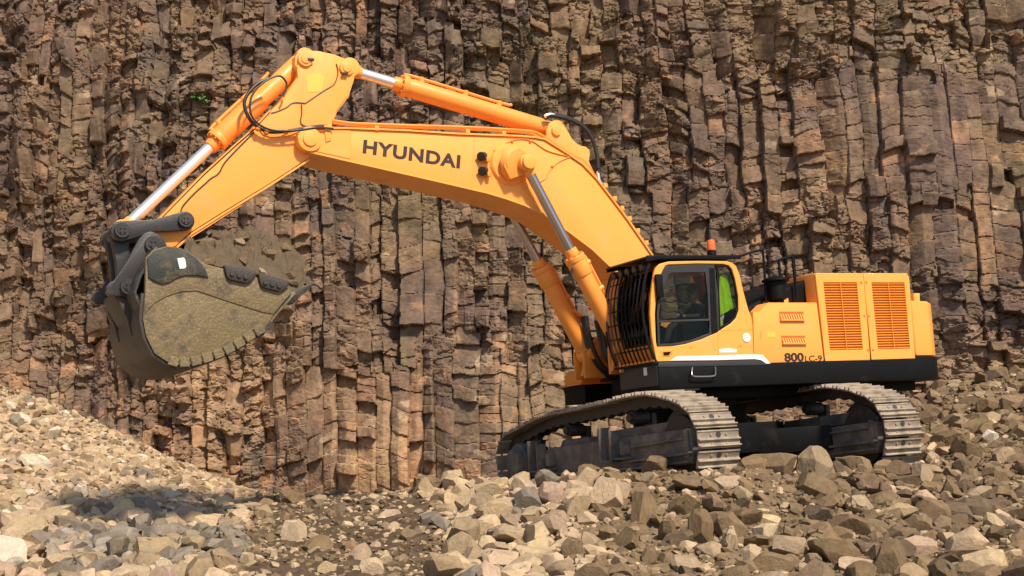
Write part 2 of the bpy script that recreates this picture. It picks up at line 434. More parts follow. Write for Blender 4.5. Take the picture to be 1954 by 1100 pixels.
# ------------------------------------------------------------------ basalt cliff
def cliff():
    cx = np.r_[-60, -40, -30, -24, np.arange(-19, 19.01, .026), 24, 30, 40, 60]
    cz = np.r_[np.arange(-3.0, 12.6, .026), 13.2, 14, 15, 16]
    X, Z = np.meshgrid(cx, cz)
    n1 = fbm(X * .25, Z * .18, 1, 3)
    u0 = 1.0 * X - .010 * X * X + .03 * Z * (1 + X * .05)
    def col1(u, k1, s, jit):
        """1-D cells along u; the pattern is reseeded by k1"""
        i0 = np.floor(u); f1 = np.full(u.shape, 9.0); f2 = f1.copy(); ci = np.zeros(u.shape); du = np.zeros(u.shape)
        for a in (-1, 0, 1):
            i = i0 + a; e = u - (i + .5 + jit * (h2(i, k1, s) - .5)); d_ = np.abs(e); m_ = d_ < f1
            f2 = np.where(m_, f1, np.minimum(f2, d_)); f1 = np.where(m_, d_, f1); ci = np.where(m_, i, ci); du = np.where(m_, e, du)
        return ci, f2 - f1, du
    brk = np.clip(.66 + 1.3 * fbm(X * .28, Z * .40, 71, 3) + .30 * (Z > 6.5) * (X < 1) + .12 * (Z > 8.5), 0, 1)     # how shattered the face is here
    # beds of columns: every bed has its own column pattern
    zt = Z / 3.4 + .42 * fbm(X * .16, Z * .1, 12, 2) + .20 * fbm(X * .9, Z * .3, 13, 2) + .30 * h2(np.floor(u0 / .55 + .3 * fbm(X, Z, 15, 2)), 0 * u0, 16)
    tier = np.floor(zt)
    wx = u0 + .16 * fbm(X * .4, Z * .22, 2, 3) + (.04 + .07 * brk) * fbm(X * 1.8, Z * 1.5, 3, 4) + .10 * vn(X * .9, Z * .25, 5) * 2
    wz = Z + .10 * fbm(X * .8, Z * .8, 4, 3) + .03 * fbm(X * 4, Z * 4, 6, 2)
    WC = .41
    ci, e, du = col1(wx / WC, tier, 21, .85); cj = tier; dx = du * WC
    d = .75 * n1 + .22 * fbm(X * .8, Z * .25, 11, 3) + .22 * (h2(tier, 0 * tier, 14) - .5) + .06 * np.clip((zt - tier) * 8, 0, 1)
    hc = h2(ci, cj, 91)
    d += .17 * (hc - .5)
    ridge = (h2(ci, cj, 93) - .5) * .24
    d -= np.where(h2(ci, cj, 92) > .50, .38, .10) * np.abs(dx - ridge)
    d += .7 * (h2(ci, cj, 95) - .5) * dx
    crack = np.clip(e / .10, 0, 1)
    d -= (.012 + .075 * h2(ci, cj, 94) ** 2) * (1 - crack)
    # horizontal joints cut each column into drums
    hb = .22 + .55 * h2(ci, cj, 96) ** 1.5
    bj, e2, dv = col1((wz + (h2(ci, cj, 97) - .5) * .8 * dx + .05 * fbm(X * 5, Z * 2, 17, 2)) / hb + 31 * hc, ci + 57 * tier, 22, .8)
    bi = ci + 57 * tier; by = dv * hb; bx = dx
    r1, r2, r3 = h2(bi, bj, 101), h2(bi, bj, 102), h2(bi, bj, 103)
    d += (.04 + .17 * brk) * (r1 - .5) + (.15 + .5 * brk) * (r2 - .5) * bx + (.12 + .34 * brk) * (r3 - .5) * by
    d -= (.012 + .035 * r2) * (1 - np.clip(e2 * hb / .035, 0, 1))
    big = (r1 > .93); out = (r2 < .05)
    d += .15 * big - .17 * out
    # shattered blocks laid over the columns
    ki, kj, e3, kx, ky = cells(wx, wz + .12 * fbm(X * 1.2, Z * 1.2, 18, 2), .25, .17, 23, .95, .85)
    q1, q2, q3 = h2(ki, kj, 111), h2(ki, kj, 112), h2(ki, kj, 113)
    m = np.clip(brk * 1.4 - .30, 0.08, 1) * (h2(bi, bj, 115) > .30)
    d += m * (.11 * (q1 - .5) + .8 * (q2 - .5) * kx + .7 * (q3 - .5) * ky) - .03 * m * (1 - np.clip(e3 / .10, 0, 1))
    li, lj, e4, lx, ly = cells(wx, wz, .09, .055, 24, .9, .75)
    d += (.008 + .028 * m) * (h2(li, lj, 121) - .5)
    d += .02 * fbm(X * 3, Z * 3, 81, 3) + .006 * fbm(X * 18, Z * 18, 82, 2)
    # broken ledge
    zl = 8.1 + .16 * X * (X > 0) + 1.3 * fbm(X * .22, X * 0, 74, 3) + .35 * fbm(X * 1.5, Z * .8, 75, 3)
    band = np.exp(-((Z - zl - .2) / .35) ** 2) * np.clip(-.1 + 2.6 * fbm(X * .45, X * 0, 76, 2), 0, 1)
    d += .16 * np.clip((Z - zl) / .08, 0, 1) * band - .14 * band * (Z < zl)
    Y = 32.2 + .055 * Z - d
    Y = np.where(np.abs(X) > 19.5, 32.5, Y)
    # ---- colours (the rock's own)
    pal = np.array([[.155, .105, .076], [.162, .116, .072], [.118, .080, .066], [.195, .124, .076], [.165, .122, .085], [.235, .152, .086], [.138, .100, .062]])
    pick = lambda h: pal[np.minimum((h * 7).astype(int), 6)]
    col = .45 * pick(h2(bi, bj, 131)) + .55 * pick(h2(ci, cj, 132))
    mk = (.45 * m)[..., None]; col = col * (1 - mk) + pick(h2(ki, kj, 133)) * mk
    rust = np.array([.34, .195, .108]); tan = np.array([.30, .20, .115]); pale = np.array([.43, .33, .215]); olive = np.array([.165, .130, .072]); grey = np.array([.105, .085, .076]); purple = np.array([.125, .088, .080])
    low = np.clip((3.4 - Z) / 3.6, 0, 1)
    side_l = np.clip(1.15 - np.abs(X + 4.0) / 8, 0, 1)
    def lay(k, c):
        nonlocal col
        k = np.clip(k, 0, 1)[..., None]; col = col * (1 - k) + c * k
    lay(np.minimum(.5, 1.3 * fbm(X * .5, Z * .5, 146, 4) + .15 * (X > 0) - .10), olive)
    lay(np.minimum(.6, 1.8 * fbm(X * .7, Z * .4, 147, 4) - .30), grey)
    lay(np.minimum(.6, 1.3 * fbm(X * .4, Z * .6, 151, 3) + .2 * (X < -2) * (Z > 4)), purple)
    lay(.65 * low * side_l + 1.5 * fbm(X * .7, Z * .5, 152, 3) * (.45 + low), tan)
    # rust runs down whole columns and along their edges
    pr = .07 + .22 * low * side_l
    lay(.75 * np.clip(7 * (fbm(wx * 3.2, Z * .35, 141, 3) - .50 + .9 * pr), 0, 1) * (.55 + .45 * vn(X * 6, Z * 6, 153) + .2), rust)
    lay(.70 * (h2(bi, bj, 142) < .35 * pr) * (.5 + .5 * q1), rust)
    lay(.55 * (h2(ki, kj, 145) < .015 + .05 * low), rust)
    lay(.55 * (h2(ki, kj, 143) < .012 + .035 * low), pale)
    lay(.65 * np.clip(7 * (fbm(wx * 5.0, Z * .6, 144, 3) - .66 + .14 * low), 0, 1), pale)
    lay(.6 * np.clip(1 - np.hypot((X - 10.8) / 1.2, (Z - 9.4) / .35) + fbm(X * 3, Z * 3, 149, 3), 0, 1), pale)
    col *= (1 + .28 * low + .55 * fbm(X * 6, Z * 5, 148, 4))[..., None]
    seam = ((1 - np.clip(e / .06, 0, 1)) * .45)[..., None]
    col = col * (1 - seam) + np.array([.05, .04, .032]) * seam
    P = np.stack([X, Y, Z], -1); nr, nc = X.shape
    back = P[-1:].copy(); back[..., 1] = 90; back[..., 2] = 17
    P = np.concatenate([P, back], 0); col = np.concatenate([col, col[-1:]], 0)
    global CLV
    CLV = P[:-1].reshape(-1, 3)
    return np_mesh('cliff', P.reshape(-1, 3), grid_faces(nr + 1, nc), ROCKATT, np.clip(col * [.96, .915, .90], .01, .8).reshape(-1, 3))
cl = cliff()
tag(cl, 'tall shattered wall of brown and rust-streaked basalt columns behind the excavator', 'cliff', kind='structure')
VENTSHADE = mat('vent_shade_orange', (.50, .12, .012), .6)  # panel orange darkened to carry the shade inside the vents
# ------------------------------------------------------------------ excavator
EX = bpy.data.objects.new('excavator', None); C.objects.link(EX)
EX.location = ORG; EX.rotation_euler = TB.to_euler(); EX.empty_display_size = .5
tag(EX, 'large orange crawler excavator with raised boom and full muddy bucket on the broken rock', 'excavator')
def P3(px, py, y): x, z = U(px, py, y); return Vector((x, y, z))
SH = MB  # shorthand
# ---- undercarriage ------------------------------------------------
GA, SW = 3.394 / 2, .355
TP = [(-3.235,.70),(-3.17,.95),(-2.93,1.14),(-2.4,1.25),(-1.43,1.415),(.17,1.49),(1.66,1.565),(2.34,1.49),(2.86,1.33),(3.08,1.15),(3.19,.95),(3.20,.72),(3.11,.45),(2.95,.25),(2.7,.08),(2.3,0),(-2.3,0),(-2.75,.08),(-3.1,.34)]
def resample(P, n):
    Q = []
    m = len(P)
    for i in range(m):
        a, b, c, d = P[i - 1], P[i], P[(i + 1) % m], P[(i + 2) % m]
        for k in range(12):
            t = k / 12
            Q.append(tuple(.5 * ((2 * b[j]) + (c[j] - a[j]) * t + (2 * a[j] - 5 * b[j] + 4 * c[j] - d[j]) * t * t + (3 * b[j] - a[j] - 3 * c[j] + d[j]) * t ** 3) for j in (0, 1)))
    Q = np.array(Q); Qc = np.vstack([Q, Q[:1]]); s = np.r_[0, np.cumsum(np.hypot(*np.diff(Qc, axis=0).T))]
    u = np.linspace(0, s[-1], n, endpoint=False)
    return np.stack([np.interp(u, s, Qc[:, 0]), np.interp(u, s, Qc[:, 1])], 1)
NS = 52
PTH = resample(TP, NS * 2)
def shoe_mesh():
    s = MB(Matrix.Identity(3))
    L = .128                                   # half pitch (plate length .25)
    # cross-section along travel (x) and outward (z): plate, two grousers, one overlapping lip
    prof = [(-L, 0), (L, 0), (L + .006, .028), (L - .012, .030), (L - .018, .074), (L - .034, .074), (L - .050, .030),
            (.030, .026), (.018, .072), (.002, .072), (-.014, .026), (-L + .03, .026), (-L + .022, .040), (-L, .034)]
    s.prism(prof, -SW, SW)
    for y in (-.13, .13):
        for x in (-.06, .07): s.cyl((x, y, .024), (x, y, .045), .020, n=6)
    return s
def shoe_cut_mesh():
    s = shoe_mesh()
    # mud-clearing hole plug: a dark recess ring in the middle of the plate
    return s
_sm = shoe_cut_mesh().build('track_shoe', SHOE, None, bevel=.004, seg=1)
hole = MB(Matrix.Identity(3)).cyl((-.06, 0, .020), (-.06, 0, .0305), .042, n=14).build('mud_hole', CHAIN, None)
_sme, _hme = _sm.data, hole.data
bpy.data.objects.remove(_sm); bpy.data.objects.remove(hole)
first = {}
for side in (1, -1):
    yc = side * GA
    ch = MB(TRK)
    # chain links: closed band inside the shoes, with notched inner edge
    inner = []
    for i in range(len(PTH)):
        a, b = PTH[i - 1], PTH[(i + 1) % len(PTH)]; t = (b - a) / np.hypot(*(b - a)); nrm = np.array([t[1], -t[0]])
        inner.append((PTH[i] + nrm * (.0), PTH[i] + nrm * (.15 if i % 2 else .185)))
    for yy in (-.13, .08):
        o_ = [ch.v((p[0], yc + yy, p[1])) for p, _ in inner]; o2 = [ch.v((p[0], yc + yy + .05, p[1])) for p, _ in inner]
        i_ = [ch.v((q[0], yc + yy, q[1])) for _, q in inner]; i2 = [ch.v((q[0], yc + yy + .05, q[1])) for _, q in inner]
        n = len(inner)
        for k in range(n):
            j = (k + 1) % n
            ch.face((o_[k], o_[j], i_[j], i_[k])); ch.face((o2[k], i2[k], i2[j], o2[j]))
            ch.face((o_[k], o2[k], o2[j], o_[j])); ch.face((i_[k], i_[j], i2[j], i2[k]))
    trk = ch.build('track', CHAIN, EX, smooth=False)
    trk['label'] = 'near crawler track' if side == 1 else 'far crawler track'
    for k in range(NS):
        c = PTH[2 * k]; a, b = PTH[2 * k - 1], PTH[(2 * k + 1) % (2 * NS)]
        t = (b - a) / np.hypot(*(b - a)); nr = np.array([-t[1], t[0]])
        M3 = Matrix(((t[0], 0, nr[0]), (0, 1, 0), (t[1], 0, nr[1])))
        jit = rng.uniform(-.006, .006)
        M = (TRK @ M3).to_4x4(); M.translation = TRK @ Vector((c[0] + nr[0] * jit, yc, c[1] + nr[1] * jit))
        o = bpy.data.objects.new('track_shoe', _sme); C.objects.link(o); o.parent = trk; o.matrix_local = M
        h = bpy.data.objects.new('mud_hole', _hme); C.objects.link(h); h.parent = trk; h.matrix_local = M
    # side frame
    fy0, fy1 = yc - .30, yc + .27
    fs = MB(TRK)
    A = [(-1.95, .44), (-1.95, .76), (-1.35, .90), (2.93, 1.03), (2.97, .70), (2.9, .52), (1.6, .46)] if side == 1 else [(-1.95, .44), (-1.95, .80), (2.93, .98), (2.97, .60), (2.9, .5), (1.6, .44)]
    fs.prism(A, fy0, fy1)
    fs.prism([(-1.3, .86), (-1.15, 1.02), (-.30, 1.04), (-.2, .88)], yc - .2, yc + .12).prism([(.35, .92), (.5, 1.10), (2.3, 1.16), (2.55, .98)], yc - .2, yc + .12)
    frm = fs.build('track_frame', FRAME, EX, bevel=.02)
    outy = fy1 if side == 1 else fy0
    oy = outy + .02 if side == 1 else fy1 + .02
    r = MB(TRK)
    r.prism([(1.35, .80), (2.80, .875), (2.80, .905), (1.35, .83)], oy - .03, oy + .03)
    r.prism([(1.25, .58), (2.94, .66), (2.94, .70), (1.25, .62)], oy - .03, oy + .05)
    r.prism([(2.80, .62), (2.90, .62), (2.90, 1.0), (2.80, 1.0)], oy - .03, oy + .015)
    r.prism([(-1.9, .44), (1.6, .48), (2.9, .54), (2.9, .575), (1.6, .515), (-1.9, .475)], oy - .03, oy + .06)
    r.build('reinforcing_rail', FRAME, frm, bevel=.006, seg=1)
    if side == 1:
        for sx in (-1.72, .72):
            z0 = .60 + .045 * (sx + 1.7)
            st = MB(TRK)
            st.box(sx - .10, sx - .055, oy - .02, oy + .17, z0 - .10, z0 + .44)
            st.box(sx + .22, sx + .255, oy - .02, oy + .17, z0 - .10, z0 + .38)
            st.box(sx - .05, sx + .21, oy - .02, oy + .165, z0 - .10, z0 - .065)
            st.box(sx - .05, sx + .21, oy - .02, oy + .03, z0 - .06, z0 + .30)
            st.box(sx + .26, sx + .60, oy - .02, oy + .14, z0 - .07, z0 - .04)
            st.box(sx + .42, sx + .55, oy - .02, oy + .10, z0 + .0, z0 + .20)
            st.build('step_bracket', FRAME, frm, bevel=.006, seg=1)
    # idler at the camera end, sprocket and final drive at the other
    idl = MB(TRK).cyl((2.48, yc - .10, .78), (2.48, yc + .10, .78), .56, n=40).cyl((2.48, yc - .16, .78), (2.48, yc + .16, .78), .46, n=36).cyl((2.48, yc - .24, .78), (2.48, yc + .24, .78), .16)
    idl.build('idler_wheel', CHAIN, EX, bevel=.015)
    spr = MB(TRK)
    teeth = []
    for k in range(46):
        rr = .56 if k % 2 else .49; an = 2 * math.pi * k / 46; teeth.append((-2.5 + rr * math.cos(an), .70 + rr * math.sin(an)))
    spr.prism(teeth, yc - .05, yc + .05)
    so = spr.build('drive_sprocket', CHAIN, EX, smooth=False)
    ym = yc + side * .05
    fd = MB(TRK).cyl((-2.5, ym, .68), (-2.5, yc + side * .30, .68), .36, .34, n=30).cyl((-2.5, yc + side * .30, .68), (-2.5, yc + side * .42, .68), .30, .245, n=10)
    for k in range(10):
        an = 2 * math.pi * k / 10; fd.cyl((-2.5 + .27 * math.cos(an), yc + side * .30, .68 + .27 * math.sin(an)), (-2.5 + .27 * math.cos(an), yc + side * .34, .68 + .27 * math.sin(an)), .022, n=6)
    fd.build('final_drive', FRAME, so, bevel=.012)
    for cx in (-.9, 1.15):
        cz = 1.415 + (cx + 1.43) * .047 - .27
        cr = MB(TRK).cyl((cx, yc - .14, cz), (cx, yc + .14, cz), .105, n=20).cyl((cx, yc - .20, cz), (cx, yc + .20, cz), .07)
        cr.box(cx - .12, cx + .12, yc - .24, yc - .16, .75, cz + .06)
        cr.build('carrier_roller', CHAIN, EX, bevel=.008)
    for k in range(8):
        cx = -1.75 + k * .5
        MB(TRK).cyl((cx, yc - .2, .30), (cx, yc + .2, .30), .15, n=18).build('track_roller', CHAIN, EX, bevel=.01)
cb = MB(TRK)
cb.plan([(-1.25, -.8), (-.7, -1.4), (.7, -1.4), (1.25, -.8), (1.25, .8), (.7, 1.4), (-.7, 1.4), (-1.25, .8)], 0.62, 1.10)
for sx in (-1, 1):
    for sy in (-1, 1):
        a = [(sx * .35, sy * .5), (sx * 1.25, sy * .45), (sx * 1.9, sy * 1.42), (sx * 1.05, sy * 1.45)]
        cb.plan(a, .58, .98)
cb.cyl((0, 0, 1.08), (0, 0, 1.40), .95, n=40)
cb.build('carbody', BLACK, EX, bevel=.02)
MB(TRK).cyl((0, 0, 1.40), (0, 0, 1.62), .80, n=48).build('slewing_ring', CHAIN, EX, bevel=.01)

# ---- upper frame --------------------------------------------------
YL = 1.725
sk = MB()
skirt_plan = [(1.66, YL), (-3.5, YL), (-4.0, 1.62), (-4.28, 1.38), (-4.42, 1.05), (-4.5, .5), (-4.52, 0), (-4.5, -.5), (-4.42, -1.05), (-4.28, -1.38), (-4.0, -1.62), (-3.5, -YL), (.8, -YL), (.8, -.6), (1.15, -.55), (1.15, .5), (1.66, .58)]
sk.plan(skirt_plan, 1.66, 2.045)
skirt = sk.build('platform_skirt', BLACK, EX, bevel=.03)
MB().prism([(1.67, 1.72), (1.67, 2.08), (.9, 2.08), (.9, 1.63), (1.2, 1.60)], .60, 1.70).build('cab_plinth', GREY, skirt, bevel=.02)
MB().plan([(.9, 1.2), (-3.9, 1.2), (-3.9, -1.2), (.9, -1.2)], 1.50, 1.67).build('belly_plate', BLACK, skirt, bevel=.01)
for k in range(3):
    MB().ball(P3(1668 + 17 * k, 742, 1.5), .045).build('drain_plug', BLACK, skirt)
hd = MB().tube([P3(1321, 702, 1.74), P3(1320, 714, 1.80), P3(1324, 718.5, 1.80), P3(1342, 719, 1.80), P3(1361, 718, 1.80), P3(1365, 714, 1.80), P3(1365, 701, 1.74)], .013, sub=3)
hd.build('grab_handle', GLOSSROD, skirt)
MB().prism(Us([(1751, 694), (1765, 694), (1765, 699), (1751, 699)], 1.63), 1.50, 1.632).build('reflective_sticker', WHITE, skirt, smooth=False)
MB().box(1.668, 1.676, 1.33, 1.42, 1.90, 2.02).build('reflective_sticker', WHITE, skirt, smooth=False)

# far front step box with guard rails (machine's right side)
bx = MB().box(.78, 1.40, -1.72, -1.0, 1.62, 1.93).build('tool_box', BLACK, EX, bevel=.02)
MB().box(.70, 1.50, -1.74, -.95, 1.932, 1.955).build('step_plate', ORANGE2, bx, bevel=.005)
MB().prism([(1.02, 1.957), (1.40, 1.957), (1.40, 2.12), (1.34, 2.20), (1.02, 2.22)], -1.70, -1.1).build('lamp_housing', ORANGE2, bx, bevel=.03)
hr = MB()
for x in (.95, 1.28): hr.tube([(x, -1.55, 2.3), (x, -1.55, 2.9)], .02)
hr.tube([(.95, -1.55, 2.9), (1.28, -1.55, 2.9)], .02); hr.tube([(.95, -1.55, 2.6), (1.28, -1.55, 2.6)], .02)
hr.tube([(.2, -1.55, 2.9), (.95, -1.55, 2.9)], .02); hr.tube([(.2, -1.55, 2.9), (.2, -1.55, 2.3)], .02); hr.tube([(.2, -1.55, 2.6), (.95, -1.55, 2.6)], .02)
hr.build('guard_rail', BLACK, bx)
MB().prism([(.75, 2.05), (.75, 2.70), (.35, 2.93), (-1.5, 2.97), (-1.5, 2.05)], -1.72, -.62).build('fuel_tank', ORANGE, EX, bevel=.04)

# boom foot bracket / centre frame
cf = MB()
for yy in (-.52, .42): cf.prism([(1.75, 2.04), (1.62, 2.5), (1.25, 2.82), (.85, 2.80), (-.3, 2.3), (-.6, 2.04)], yy, yy + .10)
cf.cyl((1.05, -.56, 2.58), (1.05, .56, 2.58), .11)
cf.build('boom_foot_bracket', ORANGE2, EX, bevel=.01)

# ---- house side -------------------------------------------------------------------------------------------
YS = YL
s1 = MB().prism(Us([(1437, 594), (1448, 597), (1466.5, 577.5), (1559, 577.5), (1573, 691), (1470, 695.5), (1462, 688), (1439.5, 685)], YS), .62, YS)
side = s1.build('engine_side_panel', ORANGE, EX, bevel=.022)
MB().prism(Us([(1420, 583), (1466, 577), (1466, 600), (1420, 600)], .9), .63, 1.45).build('deck_step', ORANGE, side, bevel=.02)
dk = MB().prism(Us([(1424, 600), (1424, 588), (1470, 562), (1500, 551), (1556, 525), (1562, 526), (1566, 600)], 1.42), -.60, 1.42)
dk.build('engine_deck_cover', BLACK, EX, bevel=.02)
# exhaust precleaner
pc = P3(1483, 573, 1.56)
ex = MB().cyl(pc, pc + Vector((0, 0, .30)), .155, n=24).cyl(pc + Vector((0, 0, .30)), pc + Vector((0, 0, .335)), .225, n=28).cyl(pc + Vector((0, 0, .335)), pc + Vector((0, 0, .375)), .225, .12, n=28).cyl(pc + Vector((0, 0, -.2)), pc, .11)
ex.build('air_precleaner', BLACK, EX, bevel=.01)
# engine hood
HP = [(1556.5, 520.5), (1731, 521), (1735.5, 530), (1748, 688.5), (1573.5, 690.5)]
hood = MB().prism(Us(HP, YS), .95, YS - .045).build('engine_hood', ORANGE, EX, bevel=.035)
MB().box(-3.50, -1.53, -1.70, .94, 2.05, 3.02).build('rear_deck', ORANGE, hood, bevel=.03)
def lerp(a, b, t): return tuple(a[i] + (b[i] - a[i]) * t for i in range(len(a)))
doors = [([(1557.5, 521.5), (1647.5, 521.5), (1661, 689), (1574.5, 690)], [(1571.5, 539.3), (1635, 539.3), (1648, 667.5), (1584, 668.8)]),
         ([(1649, 521.5), (1730.5, 521.8), (1735, 530), (1747, 688), (1663, 688.8)], [(1663.3, 539.5), (1725.8, 539.5), (1738, 665.5), (1675.6, 667)])]
for outer, lou in doors:
    d_ = curve_plate('hood_door', [Us(outer, YS), Us(lou, YS)], YS - .044, YS, ORANGE, hood, .008)
    L = Us(lou, YS)
    sl = MB(); N = 26
    for k in range(N):
        t = (k + .5) / N
        a = lerp(L[0], L[3], t); b = lerp(L[1], L[2], t); dz = .030
        v = [sl.v((p[0], yy, p[1] + zz)) for p in (a, b) for yy, zz in ((YS - .008, -.012), (YS - .002, -.006), (YS - .036, .017), (YS - .042, .012))]
        for q_ in ((0, 1, 2, 3), (7, 6, 5, 4), (0, 4, 5, 1), (1, 5, 6, 2), (2, 6, 7, 3), (3, 7, 4, 0)): sl.face([v[i] for i in q_])
    m1, m2 = lerp(L[0], L[1], .5), lerp(L[3], L[2], .5)
    sl.prism([(m1[0] - .006, m1[1]), (m1[0] + .006, m1[1]), (m2[0] + .006, m2[1]), (m2[0] - .006, m2[1])], YS - .03, YS + .001)
    sl.build('louvre_slats', ORANGE2, d_, smooth=False)
for px, py in [(1643.5, 538.5), (1653, 538.5), (1649.5, 602.5), (1658.5, 602.5), (1656.5, 667.5), (1666, 667.5)]:
    p = P3(px, py, YS); MB().cyl(p + Vector((0, -.01, 0)), p + Vector((0, .012, 0)), .020, n=12).build('door_latch', ORANGE2, hood)
# two small vents on the side panel
for c4 in ([(1486.5, 595), (1533, 595), (1534.5, 611), (1488, 611)], [(1490.5, 641), (1536, 641), (1538, 656), (1492, 656)]):
    L = Us(c4, YS)
    MB().prism(L, YS - .02, YS + .0035).build('vent_shade_patch', VENTSHADE, side, smooth=False)  # flat patch, the vent's inner shade is put into its colour
    rb = MB()
    for k in range(10):
        t = (k + .5) / 10; a = lerp(L[3], L[2], t); b = lerp(L[0], L[1], t); b = (b[0], a[1] + (b[1] - a[1]) * .72)
        dx = .011
        v = [rb.v((a[0] - dx, YS + .003, a[1])), rb.v((a[0] + dx, YS + .003, a[1])), rb.v((b[0] + dx, YS + .003, b[1])), rb.v((b[0] - dx, YS + .003, b[1])), rb.v((a[0] - dx, YS + .045, a[1])), rb.v((a[0] + dx, YS + .045, a[1]))]
        rb.face((v[0], v[3], v[4])); rb.face((v[1], v[5], v[2])); rb.face((v[3], v[2], v[5], v[4])); rb.face((v[0], v[4], v[5], v[1]))
    a, b = L[3], L[2]
    rb.prism([(a[0], a[1] - .015), (b[0], b[1] - .015), (b[0], b[1] + .01), (a[0], a[1] + .01)], YS, YS + .04)
    rb.build('vent_ribs', ORANGE, side, smooth=False)
# counterweight
cz0, cz1 = 2.048, U(1775, 579, 1.3)[1]
cw_plan = [(-3.50, 1.72), (-3.98, 1.61), (-4.26, 1.38), (-4.40, 1.05), (-4.47, .5), (-4.49, 0), (-4.47, -.5), (-4.40, -1.05), (-4.26, -1.38), (-3.98, -1.61), (-3.50, -1.72)]
cwt = MB().plan(cw_plan, cz0, cz1).build('counterweight', ORANGE, EX, bevel=.05, seg=3)
MB().prism(Us([(1743.6, 560), (1755, 559.5), (1756, 580), (1745, 580)], 1.2), 1.05, 1.2).build('lifting_lug', ORANGE, cwt, bevel=.01)
text_mesh('model_lettering', '800', (1497, 691), (1534, 690.3), (1496, 674), YS, DECAL, side, .004, .035)
text_mesh('model_lettering', 'LC-9', (1536, 690.8), (1568.5, 690), (1535.5, 679), YS, DECAL, side, .004, .014)
MB().prism(Us([(1463, 634), (1479, 634), (1480, 644), (1464, 644)], YS), YS - .01, YS + .003).build('warning_decal', YDECAL, side, smooth=False)
MB().prism(Us([(1450, 632), (1452, 632), (1453, 646), (1451, 646)], YS), YS - .01, YS + .003).build('warning_decal', ORANGE2, side, smooth=False)

# ---- cab ---------------------------------------------------------------------------------------------------
YC0, YC1 = .60, YS
cab_out = [(1248.5, 521), (1252, 511), (1260, 503.5), (1276, 499.2), (1330, 497.5), (1387, 498.5), (1397, 501.5), (1405, 508), (1412, 526), (1419, 557), (1428, 590), (1434, 605), (1436.5, 620), (1438.8, 686), (1369, 688.5), (1255, 690.5), (1252, 686), (1244, 640), (1241, 600), (1242, 570), (1245, 545)]
win = [(1270, 507.5), (1275, 505.5), (1330, 503.5), (1380, 504.2), (1391, 507), (1397, 514), (1403, 533), (1409, 565), (1410, 592), (1405, 607), (1396, 617), (1369, 634.5), (1340, 647.5), (1310, 656.5), (1282, 661.5), (1254, 662), (1252, 652), (1250, 600), (1252, 572), (1257, 545), (1263, 520)]
cabo = curve_plate('cab', [Us(cab_out, YS), Us(win, YS)], YS - .06, YS, ORANGE, EX, .012)
sh = MB()
zr = U(1330, 499, YS)[1]
xf, xb_ = U(1252, 600, YS)[0], U(1434, 640, YS)[0]
farp = [(x, z) for x, z in Us(cab_out, YS)]
farw = [(x, z) for x, z in Us(win, YS)]
curve_plate('cab_far_side', [farp, farw], YC0, YC0 + .05, ORANGE, cabo, .010)
sh.box(.22, 1.32, YC0 + .05, YC1 - .06, zr - .07, zr - .005)                       # roof
sh.prism([(.22, zr - .005), (.22, zr - .07), (.08, zr - .1), (-.02, 3.1), (-.12, 2.75), (-.12, 2.1), (-.16, 2.1), (-.16, 2.75), (-.06, 3.12), (.05, zr - .04)], YC0 + .06, YC0 + .25)
sh.prism([(-.16, 2.1), (-.16, 2.62), (-.11, 2.62), (-.11, 2.1)], YC0 + .26, YC1 - .07)
sh.box(-.1, 1.6, YC0 + .05, YC1 - .06, 2.06, 2.11)                                # floor
sh.prism([(1.62, 2.1), (1.72, 2.35), (1.68, 2.35), (1.55, 2.1)], YC0 + .05, YC1 - .06)
sh.prism([(1.32, zr - .005), (1.45, zr - .10), (1.42, zr - .14), (1.30, zr - .07)], YC0 + .05, YC1 - .06)
sh.build('cab_shell', ORANGE2, cabo, bevel=.008)
# door frame (dark) and its panes
dw = curve_plate('door_window_frame', [Us([(1264, 511), (1272, 508), (1330, 505), (1362, 505), (1370, 560), (1371.5, 633), (1340, 647), (1310, 656), (1282, 661), (1255, 661), (1253, 600), (1257, 550)], YS - .02),
                  Us([(1275, 525), (1281, 521), (1345, 520), (1350, 560), (1353, 609), (1300, 610.5), (1257, 612), (1258, 590), (1265, 552)], YS - .02),
                  Us([(1257.5, 616), (1300, 614.5), (1353, 613), (1354, 636), (1320, 649), (1285, 656), (1259, 656.5)], YS - .02)], YS - .05, YS - .012, GREY, cabo, .005)
curve_plate('door_pillar', [Us([(1353, 512), (1363, 512), (1370, 634), (1358, 640)], YS - .01), ], YS - .05, YS - .005, BLACK, cabo, .005)
curve_plate('rear_window_trim', [Us([(1367.5, 506), (1388, 506.5), (1396, 514), (1402.5, 533), (1408.5, 565), (1409.5, 592), (1404, 607), (1395, 616.5), (1371, 632)], YS - .02), Us([(1371, 509.5), (1387, 509.5), (1393, 516), (1399.5, 535), (1405.5, 566), (1406.5, 591), (1401, 605), (1393, 614), (1375, 626)], YS - .02)], YS - .05, YS - .015, BLACK, cabo, .004)
gp = Us([(1254, 514), (1280, 506), (1388, 505.5), (1408, 570), (1403, 607), (1370, 634), (1300, 659), (1256, 660)], YS - .03)
MB().prism(gp, YS - .034, YS - .030).build('side_window_glass', GLASS, cabo, smooth=False)
MB().prism([(x, z) for x, z in gp], YC0 + .02, YC0 + .024).build('far_window_glass', GLASS, cabo, smooth=False)
fg = MB(); fg.ribbon([(1.62, 2.14), (1.66, 2.5), (1.66, 2.9), (1.58, 3.3), (1.43, 3.56)], YC0 + .06, YC1 - .07, .006); fg.build('windscreen', GLASS, cabo)
wf = MB()
for yy in (YC0 + .05, YC1 - .10): wf.ribbon([(1.63, 2.12), (1.68, 2.5), (1.68, 2.9), (1.60, 3.3), (1.44, 3.58)], yy, yy + .05, .045)
wf.build('windscreen_pillar', BLACK, cabo, bevel=.006)
